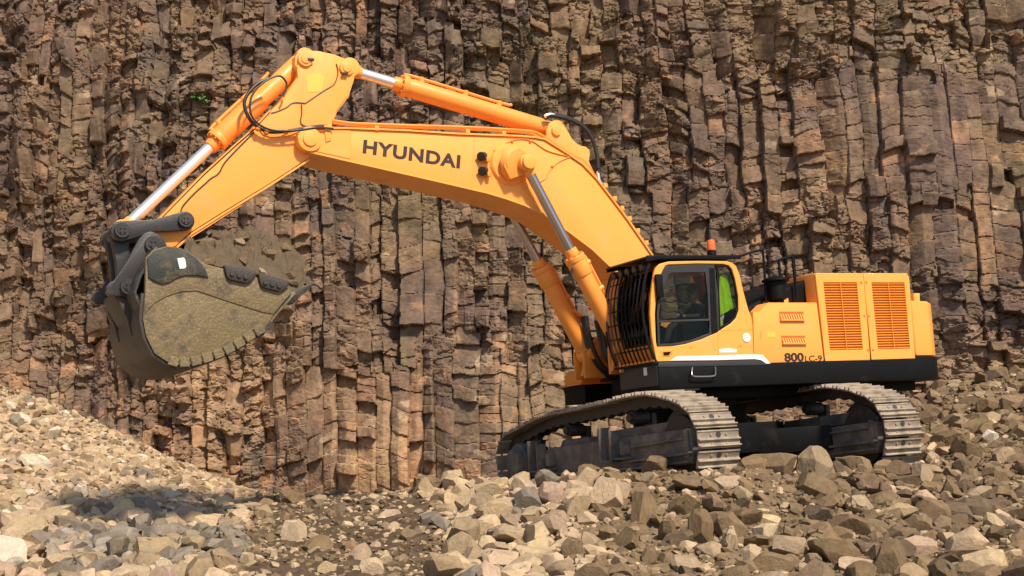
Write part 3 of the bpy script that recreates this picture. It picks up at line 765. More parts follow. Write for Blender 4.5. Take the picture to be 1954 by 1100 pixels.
MB().ribbon([(-.14, 2.64), (-.13, 2.75), (-.04, 3.1), (.06, 3.5)], YC0 + .3, YC1 - .08, .006).build('rear_glass', GLASS, cabo)
# door details
dd = MB()
def seam(pts, y, wd=.006, th=.003):
    for a, b in zip(pts, pts[1:]):
        A, B = Vector(U(*a, y)), Vector(U(*b, y)); n = (B - A).normalized(); n = Vector((-n.y, n.x)) * wd / 2
        dd.prism([(A + n)[:], (B + n)[:], (B - n)[:], (A - n)[:]], y - .001, y + th)
seam([(1369.5, 635), (1370.5, 688)], YS); seam([(1362, 650), (1361, 666), (1366, 667)], YS, .004)
seam([(1437.5, 612), (1439, 686)], YS, .01); seam([(1371, 631), (1436, 630)], YS, .003)
dd.build('panel_seam', ORANGE2, cabo, smooth=False)
MB().prism(Us([(1262, 670.5), (1284, 669), (1282, 676.5), (1277, 681), (1264, 681)], YS), YS - .02, YS + .006).build('door_handle', ORANGE2, cabo, bevel=.004)
MB().prism(Us([(1265, 672.5), (1280, 671.5), (1276, 678.5), (1266, 679)], YS), YS - .02, YS + .010).build('handle_recess', BLACK, cabo, bevel=.002, seg=1)
p = P3(1424.5, 645, YS); MB().cyl(p + Vector((0, -.01, 0)), p + Vector((0, .012, 0)), .075, n=24).build('fuel_cap', WHITE, cabo, bevel=.006)
MB().prism(Us([(1372, 667), (1390, 664.5), (1406, 667), (1406, 673), (1372, 673)], YS), YS - .01, YS + .003).build('white_sticker', WHITE, cabo, smooth=False)
MB().prism(Us([(1278, 688.5), (1292, 680), (1369, 678.5), (1438.5, 676.5), (1455, 677.5), (1470, 694), (1462, 694.5), (1452, 687.5), (1438.5, 685.5), (1369, 687.5)], YS), YS - .01, YS + .0045).build('white_stripe', WHITE, cabo, smooth=False)
MB().prism(Us([(1256, 692), (1369, 689.5), (1440, 687), (1452, 688.5), (1461, 697), (1256, 701)], YS), YS - .02, YS + .008).build('sill_trim', GREY, cabo, bevel=.004)
for px, py in [(1319, 663.5), (1412, 661)]: MB().prism(Us([(px - 4, py - 1.5), (px + 4, py - 1.5), (px + 3, py + 1.5), (px - 3, py + 1.5)], YS), YS, YS + .003).build('small_decal', ORANGE2, cabo, smooth=False)
# mirror on the door pillar, lamps under the roof guard
mr = MB().box(1.50, 1.62, 1.74, 1.80, 3.06, 3.42)
mo = mr.build('mirror', BLACK, cabo, bevel=.02)
MB().tube([(1.56, 1.76, 3.06), (1.60, 1.75, 2.98), (1.60, 1.72, 2.92)], .012).build('mirror_arm', BLACK, mo)
# roof guard and front grille
zg = 3.715
rg = MB()
for yy in (YC0 - .02, YC1 + .005): rg.prism([(1.76, zg - .10), (1.72, zg + .0), (-.04, zg + .02), (-.04, zg - .04), (1.5, zg - .06)], yy - .02, yy + .02)
rg.ribbon([(1.78, zg - .045), (1.68, zg + .0), (-.04, zg + .024)], YC0 - .02, YC1 + .005, .022)
rgo = rg.build('roof_guard', BLACK, cabo, bevel=.006)
for k in range(5):
    y = .72 + k * .215
    MB().cyl((1.64, y, zg - .16), (1.74, y, zg - .18), .055, .065, n=14).build('work_lamp', GREY, rgo, bevel=.006)
fr = []
for i in range(15):
    t = i / 14; fr.append((1.66 + .20 * math.sin(math.pi * (t * .95 + .02)) ** .8 + .02 * (1 - t), 2.08 + (zg - .12 - 2.08) * t))
grl = MB()
grl.ribbon(fr, YC0 - .03, YC0 + .005, .04); grl.ribbon(fr, YC1 - .035, YC1 - .005, .04)
grl.box(1.64, 1.74, YC0 - .03, YC1, 2.05, 2.085)
go = grl.build('front_guard', BLACK, cabo, bevel=.004)
DKRED = mat('guard_bar_paint', (.045, .022, .018), .4, var=.4, scale=12)
for k in range(9):
    y = .66 + k * .116
    MB().tube([(x + .0, y, z) for x, z in fr], .014 if k else .02, n=8, sub=1).build('guard_bar', DKRED if k < 2 else BLACK, go)
for t in (2, 4, 6, 8, 10, 12):
    x, z = fr[t]; MB().tube([(x - .02, YC0, z), (x - .02, YC1 - .02, z)], .011, sub=1).build('cross_bar', BLACK, go)
MB().box(1.60, 1.72, YC0 + .02, YC1 - .01, 2.086, 2.12).build('grille_sill', ORANGE2, cabo, bevel=.004)
# beacon
bp_ = P3(1358, 484, 1.15)
be = MB().cyl(bp_ - Vector((0, 0, .12)), bp_ + Vector((0, 0, .04)), .075, n=20).build('beacon', BLACK, cabo, bevel=.008)
MB().cyl(bp_ + Vector((0, 0, .045)), bp_ + Vector((0, 0, .22)), .072, .062, n=20).build('beacon_lens', AMBER, be, bevel=.015)
# interior
it = MB().prism([(.25, 2.45), (.85, 2.45), (.85, 2.58), (.40, 2.58), (.16, 3.25), (.02, 3.22), (.18, 2.5)], .92, 1.42)
seat = it.build('operator_seat', SEATM, cabo, bevel=.04)
MB().prism([(.06, 3.22), (.16, 3.24), (.12, 3.42), (.04, 3.40)], 1.03, 1.30).build('head_rest', SEATM, seat, bevel=.03)
MB().box(.3, .8, 1.0, 1.34, 2.12, 2.44).build('seat_base', BLACK, seat, bevel=.01)
for yy in (.78, 1.46):
    co_ = MB().box(.35, 1.05, yy - .06, yy + .10, 2.35, 2.68).build('control_console', BLACK, cabo, bevel=.02)
    MB().tube([(.98, yy + .02, 2.68), (1.0, yy + .02, 2.80)], .014).ball((1.0, yy + .02, 2.83), .035, (1, 1, 1.5)).build('joystick', GREY, co_)
MB().box(1.25, 1.30, .68, .80, 2.6, 2.85).build('monitor', GREY, cabo, bevel=.01)
MB().box(-.05, .12, .75, 1.6, 2.62, 2.80).build('rear_shelf', BLACK, cabo, bevel=.01)
# handrails behind the cab
hrl = MB().tube([P3(1404, 490, 1.5), P3(1412, 489, 1.5), P3(1440, 480, 1.5), P3(1452, 478.5, 1.5), P3(1456, 483, 1.5), P3(1461, 560, 1.5), P3(1461, 578, 1.5)], .021, sub=4)
hrl.build('handrail', BLACK, EX)
hrl = MB().tube([P3(1488, 530, 1.5), P3(1487, 500, 1.5), P3(1490, 495, 1.5), P3(1508, 490, 1.5), P3(1514, 492, 1.5), P3(1518, 545, 1.5), P3(1520, 572, 1.5)], .021, sub=4).tube([P3(1512, 487, 1.5), P3(1518, 545, 1.5)], .024, sub=1)
hrl.build('handrail', BLACK, EX)

# ---- boom ---------------------------------------------------------------------------------------------------
BY = .37
top = [(572, 256), (578, 249.5), (588, 246.5), (620, 247), (669, 247.5), (780, 252), (872, 258), (985, 262), (1020, 264.5), (1038, 268), (1075, 291), (1110, 315), (1135, 341), (1189, 411), (1243, 489), (1262, 540), (1262, 620)]
bot = [(1222, 650), (1205, 630), (1200, 590), (1185, 528), (1129.5, 475), (1085, 441.6), (1037, 408), (1000.6, 391), (964, 378), (927, 367), (798, 337), (661.6, 306), (591.6, 289.5), (580, 288), (571, 281), (567.5, 268)]
tl, bl = Us(top, BY), Us(bot, BY)
foot = U(1226, 626, BY)
boom = MB().prism(tl + bl, -BY, BY).build('boom', ORANGE, EX, bevel=.012)
fl = MB().ribbon(tl[2:-1], -BY - .03, BY + .03, -.03).ribbon(bl[1:-3][::-1], -BY - .03, BY + .03, .03)
fl.build('boom_flange', ORANGE, boom, bevel=.004, seg=1)
MB().ribbon(bl[1:-3][::-1], -BY + .01, BY - .01, -.006).build('boom_underside_shade', ORANGE2, boom)  # thin sheet in deeper orange, shade under the boom put into the colour
tc = U(589, 267.5, BY)
tb = MB().cyl((tc[0], -BY - .06, tc[1]), (tc[0], BY + .06, tc[1]), .185, n=36)
tbo = tb.build('boom_tip_boss', ORANGE, boom, bevel=.015)
MB().cyl((tc[0], -BY - .085, tc[1]), (tc[0], BY + .085, tc[1]), .11, n=24).build('boom_pin', ORANGE, tbo, bevel=.012)
# thicker cheek plate at the tip, one seam
ck = U(669, 247, BY), U(661, 305, BY)
MB().prism(Us([(586, 249), (669, 250), (668, 304), (600, 289), (585, 287)], BY), BY - .01, BY + .012).build('cheek_plate', ORANGE, boom, bevel=.005, seg=1)
MB().prism([(x, z) for x, z in Us([(586, 249), (669, 250), (668, 304), (600, 289), (585, 287)], BY)], -BY - .012, -BY + .01).build('cheek_plate', ORANGE, boom, bevel=.005, seg=1)
text_mesh('boom_lettering', 'HYUNDAI', (691.5, 293), (877, 322.5), (694, 266.5), BY, DECAL, boom, .004, .038, 1.10)
# lift cylinder boss on the near and far web
lc = Vector((3.10, 0, 5.345))
for sgn in (1, -1):
    Y = lambda v: sgn * v
    b_ = MB().cyl((lc.x + .18, Y(BY - .02), lc.z + .02), (lc.x + .18, Y(BY + .05), lc.z + .02), .36, .31, n=40)
    b_.cyl((lc.x + .14, Y(BY + .04), lc.z + .02), (lc.x + .10, Y(BY + .15), lc.z + .0), .29, .24, n=36)
    bo = b_.build('lift_cylinder_boss', ORANGE, boom, bevel=.02)
    MB().prism([(lc.x + .30, lc.z + .18), (lc.x + .08, lc.z + .26), (lc.x - .12, lc.z + .12), (lc.x - .02, lc.z - .16), (lc.x + .28, lc.z - .26), (lc.x + .38, lc.z - .05)], Y(BY + .06), Y(BY + .20)).build('boss_gusset', ORANGE2, bo, bevel=.02)
# arm-cylinder bracket on the knee: two plates
bk = [(1041, 262), (1042, 247), (1047, 236), (1055, 231), (1065, 231.5), (1074.5, 239.5), (1090, 266), (1100, 276), (1107, 279.5), (1116, 281), (1123, 287), (1124, 295), (1122, 308), (1125, 316), (1136, 338), (1110, 318), (1075, 293)]
for yy in (.17, -.23):
    MB().prism(Us(bk, .2), yy, yy + .06).build('knee_bracket', ORANGE, boom, bevel=.008)
ap = U(1059, 251, .2)
MB().cyl((ap[0], -.27, ap[1]), (ap[0], .27, ap[1]), .085, n=20).build('knee_pin', ORANGE, boom, bevel=.01)
# work lamps on the web
for px, py in [(925, 299), (927, 327)]:
    p = P3(px, py, BY)
    lo = MB().cyl(p + Vector((.02, .03, .01)), p + Vector((.12, .11, -.03)), .055, .075, n=16).build('boom_lamp', LINKBLACK, boom, bevel=.006)
    MB().box(p.x - .05, p.x + .02, BY, BY + .10, p.z - .10, p.z - .03).build('lamp_bracket', ORANGE2, lo, bevel=.006)
# steel pipes along the top, with clamps
pp = MB()
for yy, dz in ((.28, 0), (.16, .0)):
    pts = [P3(x, y_ , .28) for x, y_ in [(634, 236), (668, 241), (712, 243), (800, 246), (900, 249), (985, 254), (1024, 259), (1060, 281), (1095, 304), (1120, 325), (1150, 362), (1190, 414), (1232, 472)]]
    pp.tube([(p.x, yy, p.z + .045) for p in pts], .024, sub=3)
pp.build('boom_pipe', ORANGE2, boom)
for px, py in [(625, 243), (715, 246), (888, 252), (957, 256), (1150, 355), (1168, 380), (1182, 398), (1196, 418), (1212, 441), (1228, 464)]:
    p = P3(px, py, .3); MB().box(p.x - .035, p.x + .035, .12, BY + .032, p.z - .05, p.z + .025).build('pipe_clamp', ORANGE, boom, bevel=.008)
MB().prism(Us([(618, 240), (630, 240), (632, 268), (622, 272)], BY + .02), BY + .005, BY + .03).build('hose_guide', ORANGE, boom, bevel=.005)
# knee hoses
for yy, o_ in ((.24, 0), (.14, -2.5)):
    ho = MB().tube([P3(x + o_ * .3, y_ + o_, yy) for x, y_ in [(1043, 224), (1052, 221), (1086, 228.5), (1113, 243), (1130, 266), (1139, 296), (1142, 331)]], .034, n=10)
    ho.tube([P3(1141, 318, yy), P3(1142, 322, yy)], .05, sub=1)
    ho.build('hydraulic_hose', RUBBER, boom)
MB().tube([P3(1040, 222, .24), P3(1050, 219, .24), P3(1058, 221, .24)], .03).build('hose_fitting', CHROME, boom)
MB().tube([P3(1141, 328, .24), P3(1143, 345, .24), P3(1150, 356, .24)], .03).build('hose_fitting', CHROME, boom)
# weld seams across the boom and arm webs
for a_, b_ in (((905, 259), (900, 361)), ((1075, 293), (1010, 392))):
    A_, B_ = P3(*a_, BY), P3(*b_, BY); MB().tube([A_, B_], .005, n=6, sub=1).build('weld_seam', ORANGE, boom)
# lubrication lines on the boom web
lu = MB()
lu.tube([P3(x, y_, BY + .012) for x, y_ in [(936, 320), (941, 293), (947, 287), (978, 268), (1012, 268), (1045, 288), (1090, 300)]], .008, n=6)
lu.tube([P3(x, y_, BY + .012) for x, y_ in [(1028, 348), (1042, 340), (1050, 325), (1064, 311), (1085, 301), (1103, 300), (1125, 318), (1160, 372), (1215, 445)]], .008, n=6)
for px, py in [(944, 288), (978, 270), (1012, 270), (1054, 318)]: lu.ball(P3(px, py, BY + .015), .022)
lu.build('grease_line', ORANGE2, boom)

# ---- arm -----------------------------------------------------------------------------------------------------
AY = .27
armp = [(562, 123), (564, 107), (573, 98.5), (586, 96.5), (608, 97.5), (638, 104), (665, 115), (676, 127), (677.5, 140), (676, 152), (665, 186), (644, 213), (636, 232), (626, 262), (588.5, 302), (512, 352), (424, 405.5), (363, 444), (335, 470), (300, 480), (282, 478), (275, 465), (285, 445), (310, 414), (388, 336), (447, 282), (485.5, 248), (516, 213), (543, 186), (566, 150), (570, 136)]
arm = MB().prism(Us(armp, AY), -AY, AY).build('arm', ORANGE, EX, bevel=.014)
af = MB().ribbon(Us([(588.5, 304), (512, 354), (424, 407.5), (363, 446), (335, 472)], AY), -AY - .03, AY + .03, -.03).ribbon(Us([(300, 424), (388, 334), (447, 280), (485.5, 246), (516, 212)], AY), -AY - .03, AY + .03, -.02)
af.ribbon(Us([(459, 389), (424, 411), (363, 450), (331, 475)], AY), -AY + .02, AY + .01, -.035)
af.build('arm_flange', ORANGE, arm, bevel=.004, seg=1)
chk = Us([(566, 128), (576, 102), (608, 100), (638, 107), (663, 118), (673.5, 140), (662, 184), (641, 212), (628, 250), (592, 285), (574, 250), (548, 262), (520, 264), (502, 258), (492, 246), (520, 214), (546, 187), (568, 152)], AY)
for yy in (AY - .005, -AY - .022): MB().prism(chk, yy, yy + .027).build('arm_cheek_plate', ORANGE, arm, bevel=.008)
for px, py, r in [(581, 114.5, .115), (660, 131, .115)]:
    c_ = U(px, py, AY)
    MB().cyl((c_[0], -AY - .06, c_[1]), (c_[0], AY + .06, c_[1]), r, n=28).cyl((c_[0], -AY - .075, c_[1]), (c_[0], AY + .075, c_[1]), r * .65, n=20).build('arm_pin', ORANGE, arm, bevel=.01)
    p = P3(px + (9 if px < 600 else -5), py + (2 if px < 600 else 12), AY)
    MB().box(p.x - .05, p.x + .05, AY + .06, AY + .085, p.z - .02, p.z + .02).build('pin_keeper', DECAL, arm, bevel=.004)
MB().prism(Us([(583, 146), (607, 141), (618, 148), (612, 176), (586, 177)], AY), AY + .02, AY + .026).build('yellow_sticker', YDECAL, arm, smooth=False)
gl = MB()
gl.tube([P3(x, y_, AY + .034) for x, y_ in [(642, 122), (645, 140), (638, 160), (620, 172), (602, 184), (583, 197)]], .008, n=6)
gl.tube([P3(x, y_, AY + .034) for x, y_ in [(583, 197), (560, 196), (548, 204), (528, 213), (514, 216)]], .008, n=6)
gl.tube([P3(x, y_, AY + .034) for x, y_ in [(575, 200), (576, 215), (574, 235), (585, 242)]], .008, n=6)
gl.tube([P3(x, y_, AY + .012) for x, y_ in [(485, 252), (462, 275), (430, 309), (418, 330), (403, 340), (392, 350), (372, 368), (350, 392), (345, 405)]], .010, n=6)
gl.build('grease_line', DKRED, arm)
for pts, y in (([(636, 243), (610, 241), (575, 246), (545, 251), (512, 252), (488, 240), (473, 222), (466, 198), (474, 178), (492, 160), (512, 150)], AY + .10),
               ([(636, 246), (605, 244), (560, 250), (520, 249), (492, 236), (478, 215), (480, 185), (500, 160), (530, 145), (545, 155), (546, 170), (540, 184)], AY + .16)):
    MB().tube([P3(a, b, y) for a, b in pts], .026 if y < .4 else .016, n=10).build('hydraulic_hose', RUBBER, arm)
for px, py in [(492, 246), (508, 253), (545, 252)]:
    p = P3(px, py, AY + .1); MB().ball(p, .045, seg=10).build('hose_clamp', ORANGE2, arm)

# ---- hydraulic cylinders --------------------------------------------------------------------------------------
def cylinder(name, pr, pb, yc, r_b, r_r, split, rodmat, eyew=.2, label=None, thick=None, pipe=1):
    """pr: rod-end pin, pb: base pin as (x, z) in upper frame; split: fraction from rod end where the barrel starts"""
    a, b = Vector((pr[0], yc, pr[1])), Vector((pb[0], yc, pb[1])); d = b - a
    g = a + d * split
    ba = MB().cyl(g, b - d.normalized() * .10, r_b, n=32)
    ba.cyl((b.x, yc - eyew / 2, b.z), (b.x, yc + eyew / 2, b.z), r_b * 1.02, n=28)
    L = d.length; u = d.normalized()
    ba.cyl(g - u * .13, g, r_b * .72, r_b * .80, n=28)
    ba.cyl(g, g + u * .09, r_b * 1.20, n=28)
    if thick: ba.cyl(g + u * .09, g + u * thick, r_b * 1.13, n=32)
    bo = ba.build(name, CYLORANGE, EX, bevel=.008, label=label)
    e = u.cross(Vector((0, 1, 0))).normalized()
    for k in range(10):
        bl = MB()
        an = 2 * math.pi * k / 10; q = g + (e * math.cos(an) + Vector((0, 1, 0)) * math.sin(an)) * r_b * 1.0
        bl.cyl(q - u * .02, q, .018, n=6); bl.build('gland_bolt', ORANGE2, bo)
    ro = MB().cyl(a, g - u * .10, r_r, n=28).build('piston_rod', rodmat, bo)
    MB().cyl((a.x, yc - eyew / 2, a.z), (a.x, yc + eyew / 2, a.z), r_r * 1.75, n=28).cyl(a + u * (r_r * 1.0), a + u * (r_r * 2.6), r_r * 1.25, r_r * 1.1, n=24).build('rod_eye', ORANGE, ro, bevel=.012)
    if pipe:
        sgn = pipe
        if sgn == 2: off = Vector((0, -1, 0)) * .0 + e * (r_b * 1.35)
        else: off = e * sgn * (r_b * 1.35) 
        pm = MB().tube([g + u * .10 + off * .8, g + u * .16 + off, g + u * (L * (1 - split) * .62) + off, g + u * (L * (1 - split) * .70) + off * 1.15], .026, sub=3)
        for t in (.12, .40, .62):
            q = g + u * (L * (1 - split) * t); pm.cyl(q + off * .55, q + off * 1.12, .045, n=10)
        pm.build('cylinder_pipe', CYLORANGE, bo)
    return bo
lift_base = U(1186, 664, .56)
for yc, lab in ((.56, 'near lift cylinder'), (-.56, 'far lift cylinder')):
    cylinder('lift_cylinder', (lc.x, lc.z), lift_base, yc, .142, .078, .50, GLOSSROD, .24, lab, thick=.34, pipe=-1)
for s_ in (1, -1):
    MB().cyl((lc.x, s_ * .44, lc.z), (lc.x, s_ * .735, lc.z), .115, n=24).build('lift_cylinder_pin', ORANGE, boom, bevel=.02)
    MB().cyl((lift_base[0], s_ * .30, lift_base[1]), (lift_base[0], s_ * .76, lift_base[1]), .10).build('base_pin', ORANGE2, EX, bevel=.01)
    for yy in (.38, .70): MB().prism([(lift_base[0] + .16, lift_base[1] + .02), (lift_base[0] + .05, lift_base[1] + .15), (lift_base[0] - .15, lift_base[1] + .1), (lift_base[0] - .22, 2.0), (lift_base[0] + .16, 2.0)], s_ * yy, s_ * (yy + .05)).build('base_bracket', ORANGE2, EX, bevel=.006)
# arm cylinder lies on top of the boom
ac_r, ac_b = U(663, 133, 0), U(1057, 251, 0)
cylinder('arm_cylinder', ac_r, ac_b, 0, .150, .085, .245, CHROME, .30, None, thick=.10, pipe=-1)
bc_b, bc_r = U(579, 113, 0), U(231, 441, 0)
cylinder('bucket_cylinder', bc_r, bc_b, 0, .142, .082, .50, CHROME, .24, None, thick=.95, pipe=-1)
# hoses hanging at the boom foot
for pts, y, r in (([(1112, 604), (1117, 625), (1122, 660), (1137, 695), (1160, 716), (1185, 722)], -.40, .05), ([(1118, 604), (1124, 640), (1134, 672), (1150, 700), (1172, 712)], -.30, .04),
               ([(1138, 612), (1144, 640), (1150, 668), (1160, 690), (1185, 712)], .05, .045), ([(1146, 612), (1153, 650), (1160, 680), (1176, 700), (1196, 708)], .15, .035), ([(1100, 500), (1090, 520), (1096, 545)], .6, .02)):
    MB().tube([P3(a, b, y) for a, b in pts], r, n=10).build('hydraulic_hose', RUBBER, EX)
bkp = MB().tube([P3(1085, 592, -.45), P3(1103, 598, -.45), P3(1116, 612, -.45)], .03).tube([P3(1122, 590, .3), P3(1135, 590, .3), P3(1150, 612, .45), P3(1163, 640, .5)], .028)
bkp.build('steel_pipe', ORANGE, EX)

# ---- bucket linkage ---------------------------------------------------------------------------------------------
LK = .36
pA, pB, pC, pD = U(231, 442, LK), U(352, 422.5, LK), U(291, 467, LK), U(244, 548, LK)
def capped_pin(mb, c, y, sgn, r):
    mb.cyl((c[0], y, c[1]), (c[0], y + sgn * .05, c[1]), r, n=24); mb.cyl((c[0], y + sgn * .05, c[1]), (c[0], y + sgn * .062, c[1]), r * .62, n=20)
    for k in range(4):
        an = math.pi / 4 + k * math.pi / 2; mb.cyl((c[0] + r * .34 * math.cos(an), y + sgn * .06, c[1] + r * .34 * math.sin(an)), (c[0] + r * .34 * math.cos(an), y + sgn * .078, c[1] + r * .34 * math.sin(an)), r * .13, n=6)
def bar_poly(a, b, ra, rb, wm, n=10):
    a, b = Vector(a), Vector(b); u = (b - a).normalized(); v = Vector((-u.y, u.x)); P = []
    for k in range(n + 1):
        an = math.pi / 2 + math.pi * k / n; P.append(a + (u * math.cos(an) + v * math.sin(an)) * ra)
    P.append(a + (b - a) * .5 - v * wm)
    for k in range(n + 1):
        an = -math.pi / 2 + math.pi * k / n; P.append(b + (u * math.cos(an) + v * math.sin(an)) * rb)
    P.append(a + (b - a) * .5 + v * wm)
    return [p[:] for p in P]
for sgn in (1, -1):
    y0, y1 = sgn * (LK - .035), sgn * (LK + .045)
    m = MB().prism(bar_poly(pA, pB, .145, .135, .085), y0, y1)
    lo = m.build('side_link', LINKBLACK, EX, bevel=.012)
    for c_ in (pA, pB):
        m = MB(); capped_pin(m, c_, y1, sgn, .105); m.build('pin_cap', LINKBLACK, lo, bevel=.006, seg=1)
pA0 = pA
for sgn in (1, -1):
    MB().prism(bar_poly(pA, pD, .13, .12, .095), sgn * .13, sgn * .27).build('push_link', LINKBLACK, EX, bevel=.015)
MB().prism([Vector(pA).lerp(Vector(pD), t)[:] for t in (.3, .7)] + [(Vector(pA).lerp(Vector(pD), t) + Vector((.05, 0)))[:] for t in (.7, .3)], -.13, .13).build('link_web', LINKBLACK, EX, bevel=.01)
MB().cyl((pA[0], -.34, pA[1]), (pA[0], .34, pA[1]), .12).build('link_tube', LINKBLACK, EX, bevel=.01)

# ---- bucket --------------------------------------------------------------------------------------------------------
BW = 1.0
side_poly = [(277, 493), (291, 478), (318, 471), (344, 474.5), (370, 490), (391, 505), (425, 514), (490, 531), (545, 549), (557, 557), (540, 578), (520, 603), (507, 624), (499, 636), (481, 643), (458, 659), (429, 675), (396, 688), (363, 696), (333, 697.5), (317, 690), (294, 675), (278, 642), (272, 610), (275, 563)]
shell = [(278, 480), (268, 520), (250, 560), (262, 590), (272, 612), (278, 642), (294, 675), (317, 690), (333, 697.5), (363, 696.5), (396, 688), (429, 675), (458, 659), (481, 643), (499, 636), (518, 612)]
bk_m = MB().ribbon(Us([(276, 560), (273, 590), (272, 612), (278, 642), (294, 675), (317, 690), (333, 697.5), (363, 696.5), (396, 688), (429, 675), (458, 659), (481, 643), (499, 636), (516, 612)], BW), -BW, BW, .045)
bucket = bk_m.build('bucket', SHELL, EX, bevel=.008)
for sgn in (1, -1):
    sp = MB().prism(Us(side_poly, BW), sgn * (BW - .03), sgn * (BW + .03)).build('side_plate', MUDDY, bucket, bevel=.008)
    MB().prism(Us([(275, 575), (275, 600), (293, 580), (318, 566), (345, 557.5), (375, 556), (410, 568), (440, 578), (500, 597), (520, 600), (556, 558), (545, 549), (490, 531), (425, 514), (391, 505), (370, 490), (344, 474.5), (318, 471), (291, 478), (278, 493)], BW), sgn * (BW + .02), sgn * (BW + .046)).build('side_reinforcement', MUDDY, sp, bevel=.008)
    MB().prism(Us([(279, 494), (292, 480), (318, 472.5), (344, 476), (372, 494), (388, 512), (396, 531), (378, 528), (352, 527), (335, 532), (322, 540), (308, 544), (294, 539), (281, 531)], BW), sgn * (BW + .04), sgn * (BW + .075)).build('ear_plate', BUCKETDARK, sp, bevel=.012)
    # side cutters: two bevelled wear blocks with raised frame and bolts
    for q in ([(424, 509), (431, 506), (484, 519), (486, 526), (475, 540), (466, 543), (436, 536), (430, 531)], [(489, 524), (494, 522), (546, 538), (549, 546), (537, 556), (530, 559), (500, 551), (494, 546)]):
        w_ = MB().prism(Us(q, BW), sgn * (BW - .06), sgn * (BW + .10)).build('side_cutter', SHELL, sp, bevel=.02)
        cx_, cy_ = sum(a for a, _ in q) / 8, sum(b for _, b in q) / 8
        for dx in (-15, -2, 11):
            p = P3(cx_ + dx, cy_ + 2 + dx * .24, BW); MB().cyl((p.x, sgn * (BW + .09), p.z), (p.x, sgn * (BW + .125), p.z), .035, n=6).build('cutter_bolt', SHELL, w_)
    # notched wear strips along the heel
    hb = side_poly[14:21]
    N = 9
    hp = [(505, 629), (481, 643), (458, 659), (429, 675), (396, 688), (363, 696), (333, 697.5), (318, 691)]
    d_ = np.array(hp); s_ = np.r_[0, np.cumsum(np.hypot(*np.diff(d_, axis=0).T))]
    for k in range(N):
        ws = MB()
        u0, u1 = s_[-1] * (k + .06) / N, s_[-1] * (k + .90) / N
        P0, P1 = [(np.interp(u, s_, d_[:, 0]), np.interp(u, s_, d_[:, 1])) for u in (u0, u1)]
        dx, dy = P1[0] - P0[0], P1[1] - P0[1]; L = math.hypot(dx, dy); nx, ny = -dy / L, dx / L
        if ny < 0: nx, ny = -nx, -ny
        q = [(P0[0] + nx * 5, P0[1] + ny * 5), (P1[0] + nx * 5, P1[1] + ny * 5), (P1[0] - nx * 13, P1[1] - ny * 13), (P0[0] - nx * 13, P0[1] - ny * 13)]
        ws.prism(Us(q, BW), sgn * (BW - .07), sgn * (BW + .055)); ws.build('heel_shroud', MUDDY, sp, bevel=.01, seg=1)
    MB().prism(Us([(335.5, 495), (348, 493.5), (351, 498), (352.5, 511), (350, 514), (340.5, 515)], BW), sgn * (BW + .07), sgn * (BW + .079)).build('white_sticker', WHITE, sp, smooth=False)
# lip and teeth
lip = MB().prism(Us([(500, 634), (508, 612), (550, 560), (558, 556), (566, 560), (530, 600), (514, 622)], BW), -BW, BW).build('bucket_lip', MUDDY, bucket, bevel=.01)
for k in range(5):
    yy = -BW + .12 + k * (2 * BW - .24) / 4
    MB().prism(Us([(545, 575), (552, 560), (575, 548), (601, 538), (602, 541), (585, 556), (560, 580)], BW), yy - .10, yy + .10).build('bucket_tooth', LINKBLACK, lip, bevel=.02)
# back shell top and hinge ears
MB().ribbon(Us([(299, 474), (286, 500), (268, 530), (258, 560), (270, 590)], .9), -BW + .02, BW - .02, .04).build('bucket_back', BUCKETDARK, bucket, bevel=.008)
ear = [(285, 443.6), (297, 447), (309, 456.7), (316, 469), (318, 482), (300, 500), (279, 510), (276, 561), (262, 566), (244.5, 570), (225, 566), (207, 566), (201, 560), (201, 549), (207, 541), (216, 537), (240, 500), (264, 456.7), (274, 447)]
for sgn in (1, -1):
    e_ = MB().prism(Us(ear, .45), sgn * .42, sgn * .52).build('hinge_ear', LINKBLACK, bucket, bevel=.012)
    for c_ in (U(291, 467, .52), U(244, 548.5, .52)):
        m = MB(); capped_pin(m, c_, sgn * .52, sgn, .11); m.build('pin_cap', LINKBLACK, e_, bevel=.006, seg=1)
    MB().prism(Us([(225, 560), (272, 560), (274, 590), (262, 640), (252, 640), (243, 606), (232, 585)], .5), sgn * .40, sgn * .46).build('shell_gusset', SHELL, e_, bevel=.01)
MB().cyl((pD[0], -.42, pD[1]), (pD[0], .42, pD[1]), .12).build('hinge_tube', LINKBLACK, bucket)
MB().cyl((pC[0], -.42, pC[1]), (pC[0], .42, pC[1]), .13).build('hinge_tube', LINKBLACK, bucket)
MB().prism(Us([(214, 560), (272, 555), (280, 600), (285, 650), (268, 650), (236, 600)], .35), -.40, .40).build('hinge_box', BUCKETDARK, bucket, bevel=.03)
